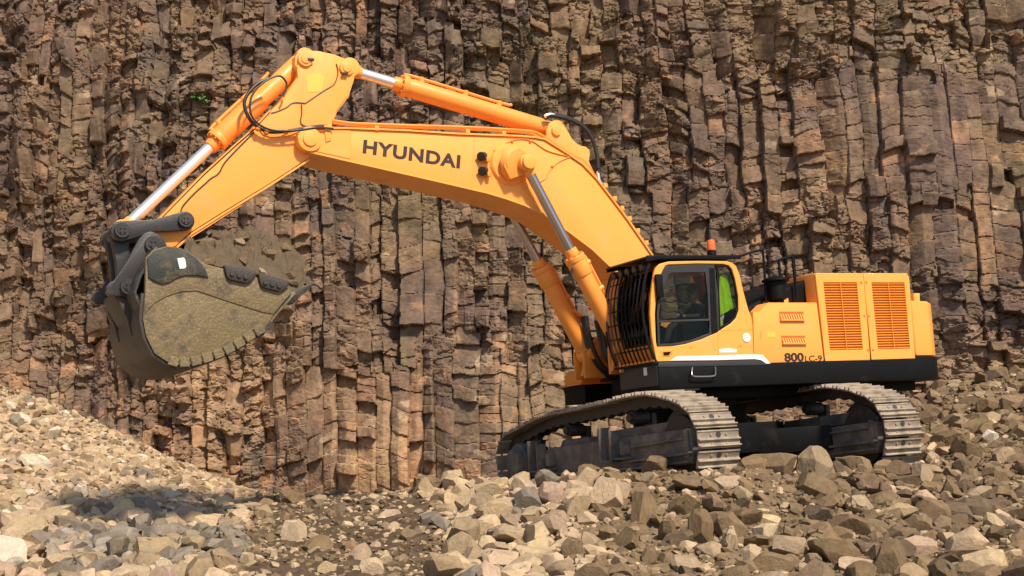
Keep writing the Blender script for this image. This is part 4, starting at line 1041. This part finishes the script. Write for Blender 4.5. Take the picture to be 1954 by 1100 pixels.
# ------------------------------------------------------------------ operator, jacket
def upw(p): return ORG + TB @ (UPR @ Vector(p))
def person():
    hx, hz = U(1322, 563, 1.17)
    hd_ = Vector((hx, 1.17, hz)); S = 2.60
    V, E, Rr = [], [], []
    def add(p, r, par=None):
        V.append(tuple(p)); Rr.append(r); i = len(V) - 1
        if par is not None: E.append((par, i))
        return i
    pel = add((.42, 1.17, S + .10), .15); sp = add((.46, 1.17, S + .28), .14, pel)
    cs = add((.52, 1.17, hz - .32), .155, sp); nk = add((hx - .06, 1.17, hz - .15), .06, cs)
    hd0 = add((hx - .01, 1.17, hz - .04), .085, nk); hd1 = add((hx, 1.17, hz + .07), .088, hd0)
    for s in (1, -1):
        sh_ = add((.53, 1.17 + s * .20, hz - .26), .062, cs); elb = add((.66, 1.17 + s * .29, S + .20), .045, sh_)
        wr = add((.92, 1.17 + s * .28, S + .20), .030, elb); pm = add((.99, 1.17 + s * .28, S + .22), .036, wr)
        for k in range(4):
            a = add((1.02, 1.17 + s * .28 + (k - 1.5) * .016, S + .235 - .004 * k), .010, pm); b = add((1.045, 1.17 + s * .28 + (k - 1.5) * .016, S + .225 - .006 * k), .009, a); add((1.035, 1.17 + s * .28 + (k - 1.5) * .015, S + .20), .008, b)
        t = add((.99, 1.17 + s * .245, S + .24), .011, pm); add((1.02, 1.17 + s * .235, S + .245), .009, t)
        hp_ = add((.50, 1.17 + s * .10, S + .08), .09, pel); kn = add((.93, 1.17 + s * .14, S + .10), .065, hp_)
        an = add((1.10, 1.17 + s * .14, 2.22), .042, kn); add((1.28, 1.17 + s * .15, 2.17), .038, an)
    me = bpy.data.meshes.new('person'); me.from_pydata([(UPR @ Vector(v))[:] for v in V], E, []); me.update()
    o = bpy.data.objects.new('person', me); C.objects.link(o)
    sk_ = o.modifiers.new('Skin', 'SKIN'); sk_.use_smooth_shade = True
    for i, v in enumerate(me.skin_vertices[0].data): v.radius = (Rr[i], Rr[i]); v.use_root = (i == 0)
    ss = o.modifiers.new('Sub', 'SUBSURF'); ss.levels = 2; ss.render_levels = 2
    dg = bpy.context.evaluated_depsgraph_get()
    m2 = bpy.data.meshes.new_from_object(o.evaluated_get(dg))
    o.modifiers.clear(); o.data = m2
    m2.materials.clear(); m2.materials.append(CLOTH); m2.materials.append(SKIN)
    hw = UPR @ hd_; Ui = UPR.inverted()
    for f in m2.polygons:
        c = Ui @ f.center
        f.material_index = 1 if (c.z > hz - .15 or (c.x > .93 and c.z > S + .15)) else 0
    o.location = ORG; o.rotation_euler = TB.to_euler()
    MB().ball((hx + .098, 1.17, hz + .02), .016, (1.2, .8, 1.5), 8).build('nose', SKIN, o)
    for s in (1, -1):
        MB().ball((hx + .080, 1.17 + s * .034, hz + .045), .012, seg=8).build('eye', DECAL, o)
        MB().ball((hx - .005, 1.17 + s * .09, hz + .03), .024, (1, .5, 1.4), 8).build('ear', SKIN, o)
    MB().prism([(hx + .083, hz - .028), (hx + .094, hz - .028), (hx + .094, hz - .018), (hx + .083, hz - .018)], 1.145, 1.195).build('mouth', DKRED, o)
    MB().ball((hx - .012, 1.17, hz + .085), .108, (1.05, .95, .85), 16).prism([(hx + .05, hz + .10), (hx + .19, hz + .075), (hx + .19, hz + .085), (hx + .05, hz + .125)], 1.10, 1.24).build('cap', CAP, o)
    tag(o, 'operator in dark clothes and a peaked cap seated behind the side window of the cab', 'person')
person()
def jacket():
    pts = [(1372, 528), (1378, 525), (1386, 528), (1390, 545), (1391, 569), (1399, 573), (1403, 587), (1393, 591), (1380, 598), (1367, 606), (1364, 585), (1364, 563), (1367, 545)]
    poly = Us(pts, 1.56)
    m = MB().prism(poly, 1.50, 1.60)
    bmesh.ops.triangulate(m.bm, faces=[f for f in m.bm.faces if len(f.verts) > 4])
    bmesh.ops.subdivide_edges(m.bm, edges=m.bm.edges[:], cuts=3, use_grid_fill=True)
    for v in m.bm.verts:
        n = math.sin(v.co.x * 60 + v.co.z * 9) * .012 + math.sin(v.co.z * 37 + v.co.x * 20) * .008; v.co.y -= n; v.co.x += n * .4
    o = m.build('hanging_jacket', NEON, None)
    o.location = ORG; o.rotation_euler = TB.to_euler()
    MB().prism(Us([(1372, 604), (1382, 599), (1380, 610), (1375, 616), (1372, 614)], 1.56), 1.52, 1.57).build('reflective_band', WHITE, o, bevel=.006)
    MB().prism(Us([(1372, 616), (1379, 611), (1379, 621), (1372, 625)], 1.56), 1.52, 1.57).build('hem', NEON, o, bevel=.006)
    MB().prism(Us([(1367, 523), (1376, 522.5), (1377, 528), (1368, 529)], 1.56), 1.55, 1.57).build('collar_tag', SHOE, o)
    tag(o, 'fluorescent yellow-green jacket hanging inside the rear side window of the cab', 'jacket')
jacket()

# ------------------------------------------------------------------ stones
def rock_template(seed, elong=(1, 1, 1), npts=15, sub=2, rough=.030, bev=.03, ico=2):
    r_ = random.Random(seed); bm = bmesh.new()
    bmesh.ops.create_icosphere(bm, subdivisions=ico, radius=1)
    for v in bm.verts:
        m = max(abs(v.co.x), abs(v.co.y), abs(v.co.z)); v.co *= (.30 + .70 / m) * (1 + r_.uniform(-.05, .05))
        v.co = Vector((v.co.x * elong[0], v.co.y * elong[1], v.co.z * elong[2]))
    for _ in range(npts):
        n = Vector((r_.gauss(0, 1), r_.gauss(0, 1), r_.gauss(0, 1))).normalized()
        ext = max(v.co.dot(n) for v in bm.verts)
        g = bmesh.ops.bisect_plane(bm, geom=bm.verts[:] + bm.edges[:] + bm.faces[:], plane_co=n * ext * r_.uniform(.50, .80), plane_no=n, clear_outer=True)
        bmesh.ops.holes_fill(bm, edges=bm.edges[:], sides=0)
    vs = [v.co.copy() for v in bm.verts]; bm.free(); bm = bmesh.new()
    for c in vs: bm.verts.new(c)
    h = bmesh.ops.convex_hull(bm, input=bm.verts)
    bmesh.ops.delete(bm, geom=list({e for e in h['geom_interior'] + h['geom_unused'] if isinstance(e, bmesh.types.BMVert)}), context='VERTS')
    bmesh.ops.dissolve_limit(bm, angle_limit=.30, verts=bm.verts, edges=bm.edges)
    if bev: bmesh.ops.bevel(bm, geom=bm.edges[:], offset=bev, segments=1, affect='EDGES', clamp_overlap=True)
    bmesh.ops.triangulate(bm, faces=bm.faces)
    for _ in range(sub):
        L = [e for e in bm.edges if e.calc_length() > .22]
        bmesh.ops.subdivide_edges(bm, edges=L, cuts=1)
        bmesh.ops.triangulate(bm, faces=bm.faces)
    bm.normal_update()
    co = np.array([v.co[:] for v in bm.verts]); no = np.array([v.normal[:] for v in bm.verts])
    if rough:
        nz = fbm(co[:, 0] * 2.3 + seed, co[:, 1] * 2.3 + co[:, 2] * 1.7, seed, 3) + fbm(co[:, 2] * 2.6 - seed, co[:, 0] * 1.9 - co[:, 1], seed + 5, 3)
        co = co + no * (nz * rough)[:, None]
        for v, c in zip(bm.verts, co): v.co = c
    s = max(np.ptp(co, axis=0)) / 2
    for v in bm.verts: v.co /= s
    return bm
ELS = [(1, .8, .7), (1, .9, .85), (1, .7, .6), (1, .85, .55), (1, .7, .7), (1, .95, .75), (1, .75, .85), (1, .9, .65), (1, .65, .5), (1, .8, .7)]
TM = []
for i in range(20):
    bm = rock_template(100 + i, ELS[i % 10], 7 + i % 5)
    for f in bm.faces: f.smooth = True
    for e in bm.edges: e.smooth = not (len(e.link_faces) == 2 and e.calc_face_angle(0) > .38)
    me = bpy.data.meshes.new('rock'); bm.to_mesh(me); bm.free(); me.materials.append(ROCKOBJ); TM.append(me)
TX = [[max(v.co[k] for v in m.vertices) - min(v.co[k] for v in m.vertices) for k in range(3)] for m in TM]
LT = []
for i in range(16):
    bm = rock_template(300 + i, ELS[i % 10], 8 + i % 5, sub=0, rough=0, bev=0, ico=1)
    LT.append((np.array([v.co[:] for v in bm.verts]), np.array([[v.index for v in f.verts] for f in bm.faces]))); bm.free()
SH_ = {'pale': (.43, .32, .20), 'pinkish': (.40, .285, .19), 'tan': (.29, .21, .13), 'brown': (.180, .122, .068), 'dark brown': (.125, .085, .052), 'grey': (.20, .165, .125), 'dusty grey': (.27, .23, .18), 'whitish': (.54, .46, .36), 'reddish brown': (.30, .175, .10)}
def shade_col(k, r_):
    c = SH_[k]; f = r_.uniform(.86, 1.14); return (c[0] * f, c[1] * f * r_.uniform(.97, 1.02), c[2] * f * r_.uniform(.92, 1.06), 1)
def ground_hit(px, py):
    d = ray(px, py); lo = None
    for t in np.arange(14, 32, .05):
        p = d * (t / d.y)
        if p.z < float(terr(p.x, p.y)): return p
    return d * (30 / d.y)
ROCKS = []      # (x, y, z, size vector, rotation, colour, label, group)
taken = []
def px_of(X, D): return 977 + X / D * FPX
# the stones the photograph shows one by one: (px, py, width, height, shade, tilt, label)
BIG = [
 (1049,945,44,50,'pinkish',0,'pinkish flat-faced boulder below the front end of the near track'),
 (1003,958,44,50,'grey',35,'wedge-shaped grey stone with a pale edge left of the pinkish flat-faced boulder'),
 (1110,962,46,58,'tan',-20,'tan block with a pale top standing between the pinkish boulder and a larger pale one'),
 (1159,948,58,66,'pale',10,'large pale angular boulder under the middle of the near track frame'),
 (1226,973,50,70,'brown',-8,'tall brown stone right of the large pale angular boulder'),
 (1251,889,48,40,'brown',0,'rounded brown slab resting against the near track frame'),
 (1203,894,44,28,'brown',0,'low brown stone wedged under the near track frame'),
 (1318,926,76,32,'brown',-4,'long flat brown slab just in front of the rear end of the near track'),
 (1389,924,46,30,'pinkish',0,'small speckled pinkish rock beside the rear end of the near track'),
 (1338,1009,46,76,'brown',5,'tall brown upright rock in the dirt slope below the near track'),
 (1021,1042,48,38,'pale',0,'clean pale blocky stone at the lower edge of the pale heap'),
 (1021,1009,48,25,'pale',-8,'flat pale stone lying on top of the clean blocky one'),
 (1072,991,45,35,'tan',0,'tan stone below the pinkish flat-faced boulder'),
 (1182,1073,28,32,'tan',0,'small tan stone alone in the brown dirt near the bottom edge'),
 (1395,1034,30,55,'pale',-6,'narrow upright pale stone right of the tall brown rock'),
 (1433,1060,34,42,'pale',-20,'egg-shaped pale stone right of the narrow upright one'),
 (1461,1022,46,48,'pale',0,'mottled pale stone above the egg-shaped one'),
 (1272,1063,32,38,'brown',0,'brown triangular stone low in the dirt slope'),
 (1090,1050,40,50,'brown',0,'brown upright stone at the right edge of the pale heap'),
 (557,1017,48,46,'pale',0,'pale knobbly boulder lying alone on the dark soil'),
 (667,1045,28,25,'reddish brown',0,'small orange-tan cube of stone on the dark soil'),
 (703,1086,42,38,'pale',15,'pale angular stone at the bottom of the dark soil patch'),
 (738,1070,30,28,'pale',0,'small square pale stone right of the pale angular one'),
 (623,1086,36,25,'pale',0,'mottled pale stone at the bottom left of the dark soil patch'),
 (902,1065,48,40,'tan',-12,'tan blocky stone under the large grey-tan boulder'),
 (884,1019,64,62,'tan',0,'large grey-tan boulder at the left side of the pale heap'),
 (859,917,45,38,'pale',20,'pale peaked stone at the top left of the pale heap against the cliff foot'),
 (861,963,40,38,'pale',0,'pale cube with a worn face below the peaked stone'),
 (895,958,42,46,'pale',30,'pale leaning stone between the pale cube and its right neighbour'),
 (810,922,28,20,'pale',0,'small pale stone at the left tip of the heap crest'),
 (928,978,38,45,'pinkish',0,'pinkish pale stone in the middle of the pale heap'),
 (951,1019,50,30,'grey',30,'dark-sided wedge leaning in the pale heap'),
 (557,953,50,30,'brown',-15,'brown pointed slab leaning on the cliff foot above the dark soil'),
 (925,928,38,40,'pale',0,'pale triangular stone at the crest near the track front'),
 (503,980,36,30,'tan',0,'tan stone where the scree meets the dark soil'),
 (1555,889,62,76,'tan',-12,'big tan boulder with a pale crown in front of the far track'),
 (1442,858,48,80,'tan',-14,'tall leaning tan rock between the two tracks'),
 (1478,884,44,40,'brown',0,'brown block at the foot of the tall leaning rock between the tracks'),
 (1828,838,46,45,'brown',0,'brown blocky stone on the slope behind the far track'),
 (1890,834,30,26,'whitish',-30,'small pale oval stone on the brown slope at the right'),
 (1857,973,56,42,'dark brown',-20,'smooth dark brown boulder on the right slope'),
 (1752,1005,45,40,'brown',15,'brown wedge below the rear of the far track'),
 (1868,1060,100,46,'brown',-5,'very wide flat brown slab at the lower right'),
 (1720,900,54,36,'dark brown',-8,'dark brown slab just below the rear of the far track'),
 (1759,906,40,44,'tan',0,'tan stone with a pale streak right of the dark brown slab'),
 (1625,1005,76,45,'brown',-15,'tilted brown slab low in the slope below the far track'),
 (1497,1045,66,45,'tan',0,'broad pale-topped boulder near the bottom edge'),
 (1632,1084,66,34,'pinkish',8,'pinkish pale stone at the bottom edge below the tilted slab'),
 (1937,769,44,32,'brown',0,'brown stone high on the right slope at the picture edge'),
 (1886,776,40,34,'brown',10,'brown stone left of the one at the edge, high on the right slope'),
 (1846,769,42,30,'dark brown',0,'dark brown stone high on the slope behind the counterweight'),
 (1832,805,50,30,'tan',-10,'tan slab on the slope below the counterweight'),
 (69,889,66,26,'whitish',-28,'long whitish slab lying slanted on the scree'),
 (22,896,40,24,'pinkish',0,'pinkish block left of the long whitish slab'),
 (276,907,42,26,'grey',-25,'dark grey block on the scree near the cliff foot'),
 (324,947,42,24,'whitish',-10,'whitish stone on the scree below the dark grey block'),
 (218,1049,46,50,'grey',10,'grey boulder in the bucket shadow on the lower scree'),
 (276,1067,60,52,'tan',-20,'mottled tan boulder right of the grey one on the lower scree'),
 (153,940,28,34,'whitish',10,'small upright whitish stone in the middle of the scree'),
 (469,1067,26,25,'pale',0,'small pale stone at the left side of the dark soil'),
 (440,1005,36,30,'tan',0,'tan stone at the right end of the bucket shadow'),
 (156,1078,42,34,'brown',30,'tilted brown stone at the bottom of the scree'),
 (200,1080,42,30,'tan',0,'tan stone beside the tilted brown one at the bottom of the scree'),
]
for px, py, wd, ht, shd, tilt, lab in BIG:
    g = ground_hit(px, py + ht * .35)
    k = g.y / FPX; tx_ = TX[(len(ROCKS) * 7) % 20]; sx, sz = wd * k / tx_[0] * 1.05, ht * k / tx_[2] * 1.08
    p = Vector((g.x, g.y + sx * .3, g.z + ht * k * .30)); 
    ROCKS.append([p, (sx, wd * k / tx_[1] * .85, sz), (rng.uniform(-.25, .25), math.radians(-tilt * .7), rng.uniform(-.3, .3)), shade_col(shd, rng), lab, 'boulders standing out in the broken rock', wd * ht * 9])
    taken.append((p.x, p.y, wd * k * .5))
# dense scatter, largest first
cellg = {}
def free(x, y, r, f=.62):
    k = 1.0; i, j = int(math.floor(x / k)), int(math.floor(y / k))
    for a in (-1, 0, 1):
        for b in (-1, 0, 1):
            for (X, Y, R_) in cellg.get((i + a, j + b), ()):
                if (X - x) ** 2 + (Y - y) ** 2 < (f * (r + R_)) ** 2: return False
    cellg.setdefault((i, j), []).append((x, y, r)); return True
for t in taken: free(*t, f=0)
iT = (TB @ TRK).inverted()
def in_track(x, y, r):
    l = iT @ (Vector((x, y, -.5)) - ORG)
    if abs(l.x) < 3.4 and 0 < l.y - GA < .9 and r > .12: return True
    return abs(l.x) < 3.25 + r * .6 and any(abs(l.y - s * GA) < .36 + r * .7 for s in (1, -1))
def under_machine(x, y):
    l = iT @ (Vector((x, y, -.5)) - ORG)
    return abs(l.x) < 3.0 and abs(l.y) < 1.9
srng = random.Random(5)
zone_txt = {'scree': 'on the pale scree at the foot of the cliff, left', 'grey': 'on the grey lower part of the scree', 'soil': 'on the dark soil patch in the middle', 'heap': 'in the pale heap before the near track', 'slope': 'on the brown dirt slope below the tracks', 'right': 'on the brown rubble slope rising at the right', 'behind': 'on the ground behind the tracks'}
def zone(x, y):
    p = px_of(x, y) + 60 * float(vn(np.array(x * .9), np.array(y * .9), 77)) * 2
    if y > 24.3 and 960 < p < 1750: return 'behind'
    if p < 465:
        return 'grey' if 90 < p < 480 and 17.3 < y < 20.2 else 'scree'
    if p < 835: return 'soil'
    if p < 1125 : return 'heap'
    if p < 1520: return 'slope'
    return 'right'
MIX = {'scree': [('pale', .42), ('pinkish', .2), ('tan', .2), ('whitish', .08), ('grey', .06), ('brown', .04)],
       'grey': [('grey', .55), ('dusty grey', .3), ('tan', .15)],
       'soil': [('tan', .25), ('pale', .18), ('brown', .37), ('dark brown', .15), ('pinkish', .05)],
       'heap': [('pale', .48), ('pinkish', .15), ('tan', .25), ('grey', .07), ('brown', .05)],
       'slope': [('brown', .55), ('tan', .2), ('dark brown', .15), ('pale', .10)],
       'right': [('brown', .58), ('dark brown', .18), ('tan', .16), ('pale', .05), ('pinkish', .03)],
       'behind': [('brown', .5), ('tan', .3), ('dark brown', .2)]}
DENS = {'grey': (.5, .9, 1.0), 'scree': (1.0, 1.0, 1.0), 'soil': (.0, .05, .22), 'heap': (1.0, 1.0, 1.0), 'slope': (.22, .40, .9), 'right': (.6, .7, 1.0), 'behind': (.3, .6, .8)}
PX_MIN = -60; PX_MAX = 2020
small = []
for tier, (r0, r1, tries) in enumerate([(.17, .30, 2600), (.09, .17, 7500), (.045, .09, 34000), (.018, .045, 60000)]):
    for _ in range(tries):
        y = 15.2 + 17 * srng.random() ** (1.0 if tier < 3 else 1.6); x = srng.uniform(-.40, .405) * y
        if tier == 3 and y > 25: continue
        z_ = zone(x, y)
        if srng.random() > DENS[z_][min(tier, 2)]: continue
        r = r0 + (r1 - r0) * srng.random() ** 1.7
        if z_ == 'scree' and y > 22 and r > .14: r *= .62
        if in_track(x, y, r): continue
        if under_machine(x, y) and r > .14: continue
        if not free(x, y, r, .60 if tier < 3 else .5): continue
        shd = srng.random(); acc = 0
        for nm, pr_ in MIX[z_]:
            acc += pr_
            if shd <= acc: break
        small.append((x, y, r, z_, nm))
xs = np.array([s_[0] for s_ in small]); ys = np.array([s_[1] for s_ in small]); zs = terr(xs, ys)
items = []
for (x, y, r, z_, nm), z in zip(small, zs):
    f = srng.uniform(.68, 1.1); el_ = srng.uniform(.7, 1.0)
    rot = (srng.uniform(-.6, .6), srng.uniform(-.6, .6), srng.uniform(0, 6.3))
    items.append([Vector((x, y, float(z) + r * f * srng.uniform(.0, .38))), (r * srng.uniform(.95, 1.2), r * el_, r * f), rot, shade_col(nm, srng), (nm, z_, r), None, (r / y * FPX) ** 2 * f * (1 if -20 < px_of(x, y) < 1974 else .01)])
items.sort(key=lambda q: -q[6])
def pxy(p):
    c_, s_ = math.cos(math.radians(PITCH)), math.sin(math.radians(PITCH)); yy = p[1] * c_ + p[2] * s_
    return 977 + FPX * p[0] / yy, 550 - FPX * (-p[1] * s_ + p[2] * c_) / yy
BPX = [pxy(q[0]) for q in ROCKS]
def short(lab):
    out = []
    for w_ in lab.split():
        if out and w_ in ('in', 'on', 'below', 'left', 'right', 'at', 'under', 'resting', 'with', 'standing', 'wedged', 'just', 'beside', 'lying', 'above', 'alone', 'low', 'against', 'between', 'leaning', 'where', 'high', 'near', 'of'): break
        out.append(w_)
    return ' '.join(out)
NBIG = 300 - len(ROCKS) - 22
for it_ in items[:NBIG]:
    nm, z_, r = it_[4]
    sz = 'large' if r > .23 else 'medium-sized' if r > .18 else 'fist-shaped'
    shp = 'flat' if it_[1][2] / r < .8 else 'blocky' if it_[1][2] / r < .97 else 'upright'
    u_, v_ = pxy(it_[0]); j_ = min(range(len(BPX)), key=lambda j: abs(BPX[j][0] - u_) + 1.2 * abs(BPX[j][1] - v_)); du, dv = u_ - BPX[j_][0], v_ - BPX[j_][1]
    far_ = abs(du) + abs(dv) > 75
    if abs(du) > 1.1 * abs(dv): rel = ('well ' if far_ else 'just ') + ('left of' if du < 0 else 'right of')
    else: rel = ('some way ' if far_ else 'right ') + ('above' if dv < 0 else 'below')
    it_[4] = f'{sz} {nm} {shp} stone {rel} the {short(BIG[j_][6])}'; it_[5] = 'loose stones ' + zone_txt[z_]
    ROCKS.append(it_)
by = {}
for q_ in ROCKS: by.setdefault(q_[4], []).append(q_)
for lab, qs in by.items():
    if 1 < len(qs) < 7:
        qs.sort(key=lambda a: pxy(a[0])[0])
        for q_, wd_ in zip(qs, ('the left one', 'the right one') if len(qs) == 2 else ('the left one', 'the middle one', 'the right one') if len(qs) == 3 else ('the leftmost', 'second from left', 'third from left', 'fourth from left', 'fifth from left', 'sixth from left')): q_[4] = lab + ', ' + wd_
for i, (p, s_, rot, col, lab, grp, _) in enumerate(ROCKS):
    o = bpy.data.objects.new('rock', TM[(i * 7) % 20]); C.objects.link(o)
    o.location = p; o.scale = s_; o.rotation_euler = rot; o.color = col
    tag(o, lab, 'rock', grp)
# the rest of the stones as one mass
def mass(name, its, parent_col=None):
    cs, fs, cc, n = [], [], [], 0
    for i, (p, s_, rot, col, *_) in enumerate(its):
        V_, F_ = LT[(i * 5) % 16]
        M = np.array(Euler(rot).to_matrix() @ Matrix.Diagonal(Vector(s_)))
        cs.append(V_ @ M.T + np.array(p)); fs.append(F_ + n); n += len(V_); cc.append(np.tile(col[:3], (len(V_), 1)))
    return np_mesh(name, np.concatenate(cs), np.concatenate(fs), ROCKATT, np.concatenate(cc))
rub = mass('rubble', items[NBIG:])
tag(rub, 'countless small stones and chips covering the quarry floor around the boulders', 'rubble', kind='stuff')

# ------------------------------------------------------------------ load in the bucket
def soil_load():
    nu, nv = 110, 80
    a0, a1 = Vector(U(330, 482, .9)), Vector(U(560, 556, .9))
    ridge = [(350, 472), (372, 465), (400, 456), (440, 450), (480, 455), (520, 464), (550, 482), (570, 505), (578, 532), (572, 550)]
    R0 = [Vector(U(a, b, -.1)) for a, b in ridge]
    P = np.zeros((nv, nu, 3))
    for i in range(nu):
        t = i / (nu - 1); base = a0 + (a1 - a0) * t - Vector((0, .06))
        k = t * (len(R0) - 1); j = min(int(k), len(R0) - 2); top_ = R0[j] + (R0[j + 1] - R0[j]) * (k - j)
        for m in range(nv):
            v = -.97 + 1.94 * m / (nv - 1); b = max(0, 1 - abs(v / .98) ** 2.2) ** .8
            q = base + (top_ - base) * b
            P[m, i] = (q.x, v, q.y)
    nz = fbm(P[..., 0] * 4, P[..., 1] * 4, 7, 4); n2 = fbm(P[..., 0] * 15, P[..., 1] * 15, 8, 3)
    P[..., 2] += (.14 * nz + .15 * n2) * np.clip(1.2 - np.abs(P[..., 1]) ** 4, 0, 1); P[..., 0] += .05 * fbm(P[..., 0] * 6, P[..., 2] * 6 + P[..., 1] * 5, 9, 3)
    Q = P.reshape(-1, 3) @ np.array(UPR).T
    o = np_mesh('bucket_soil', Q, grid_faces(nv, nu), SOIL, None)
    o.location = ORG; o.rotation_euler = TB.to_euler()
    tag(o, 'heap of damp brown soil filling the raised excavator bucket', 'soil', kind='stuff')
    lr = random.Random(3); got = 0; k = 0
    spots = [(395, 466, 26, 'brown'), (372, 474, 22, 'brown'), (425, 452, 24, 'dark brown'), (415, 480, 22, 'brown'), (455, 462, 18, 'tan'), (440, 484, 16, 'brown'), (470, 492, 20, 'dark brown'), (486, 507, 20, 'grey'), (505, 520, 16, 'tan'), (515, 485, 20, 'brown'), (532, 500, 24, 'brown'), (548, 520, 20, 'dark brown'), (562, 500, 22, 'brown'), (575, 528, 16, 'tan'), (500, 462, 18, 'brown'), (540, 475, 20, 'brown'), (404, 494, 18, 'brown'), (560, 540, 16, 'brown'), (585, 515, 18, 'brown'), (470, 450, 16, 'brown'), (384, 452, 20, 'dark brown'), (352, 474, 14, 'tan')]
    words = ['rounded', 'flat', 'chipped', 'blocky', 'wedge-like', 'knobbly', 'slab-like', 'pointed', 'split', 'squarish', 'small', 'cracked', 'thick']
    where = ['next to the arm end', 'at the crest of the bucket load', 'behind the side cutters of the bucket', 'near the bucket teeth']
    Wp = [(ORG + TB @ Vector(q)) for q in Q[::13]]
    pxs = []
    ct, st_ = math.cos(math.radians(PITCH)), math.sin(math.radians(PITCH))
    for q in Wp:
        yy = q.y * ct + q.z * st_; zz = -q.y * st_ + q.z * ct; pxs.append((977 + FPX * q.x / yy, 550 - FPX * zz / yy, q.y))
    for i, (px, py, sz, shd) in enumerate(spots):
        best = min((p_ for p_ in range(len(Wp)) ), key=lambda a: (pxs[a][0] - px) ** 2 + (pxs[a][1] - py) ** 2 + 8 * (pxs[a][2]) )
        p = Wp[best]; s_ = sz * p.y / FPX * .80
        o = bpy.data.objects.new('rock', TM[(i * 3) % 20]); C.objects.link(o)
        o.location = p + Vector((0, s_ * .1, -s_ * .15)); o.scale = (s_ * lr.uniform(.95, 1.3), s_, s_ * lr.uniform(.7, .95)); o.rotation_euler = (lr.uniform(-.4, .4), lr.uniform(-.4, .6), lr.uniform(0, 6)); o.color = shade_col(shd, lr)
        wh = where[0] if px < 410 else where[3] if px > 545 else where[2] if py > 480 else where[1]
        tag(o, f'{words[i % 13]} {shd} rock in the bucket load, {wh}', 'rock', 'rocks heaped in the bucket')
soil_load()

# ------------------------------------------------------------------ small green plant growing on the cliff
def plant():
    ct, st_ = math.cos(math.radians(PITCH)), math.sin(math.radians(PITCH))
    yy = CLV[:, 1] * ct + CLV[:, 2] * st_; zz = -CLV[:, 1] * st_ + CLV[:, 2] * ct
    i = np.argmin((977 + FPX * CLV[:, 0] / yy - 378) ** 2 + (550 - FPX * zz / yy - 196) ** 2)
    base = Vector(CLV[i].tolist()); r_ = random.Random(2)
    root = bpy.data.objects.new('plant', None); C.objects.link(root); root.location = base
    tag(root, 'small green leafy plant growing from a crack high in the cliff', 'plant')
    st = MB(Matrix.Identity(3)); lf = MB(Matrix.Identity(3))
    for k in range(22):
        a = r_.uniform(-1.5, 1.5); L = r_.uniform(.10, .26); e = Vector((math.sin(a) * L, -r_.uniform(.12, .3), math.cos(a) * L * .55 - .02))
        st.tube([(0, 0.02, 0), e * .6, e], .004, n=5, sub=2)
        for q in range(9):
            c = e * r_.uniform(.35, 1.05) + Vector((r_.uniform(-.03, .03), r_.uniform(-.03, .03), r_.uniform(-.03, .03)))
            d = Vector((r_.uniform(-1, 1), r_.uniform(-1, .3), r_.uniform(-.5, .8))).normalized() * r_.uniform(.04, .075); s_ = d.orthogonal().normalized() * d.length * .45
            lf.face([lf.v(c), lf.v(c + d * .5 + s_), lf.v(c + d), lf.v(c + d * .5 - s_)])
    st.build('stem', LEAF, root); lf.build('foliage', LEAF, root, smooth=False)
plant()
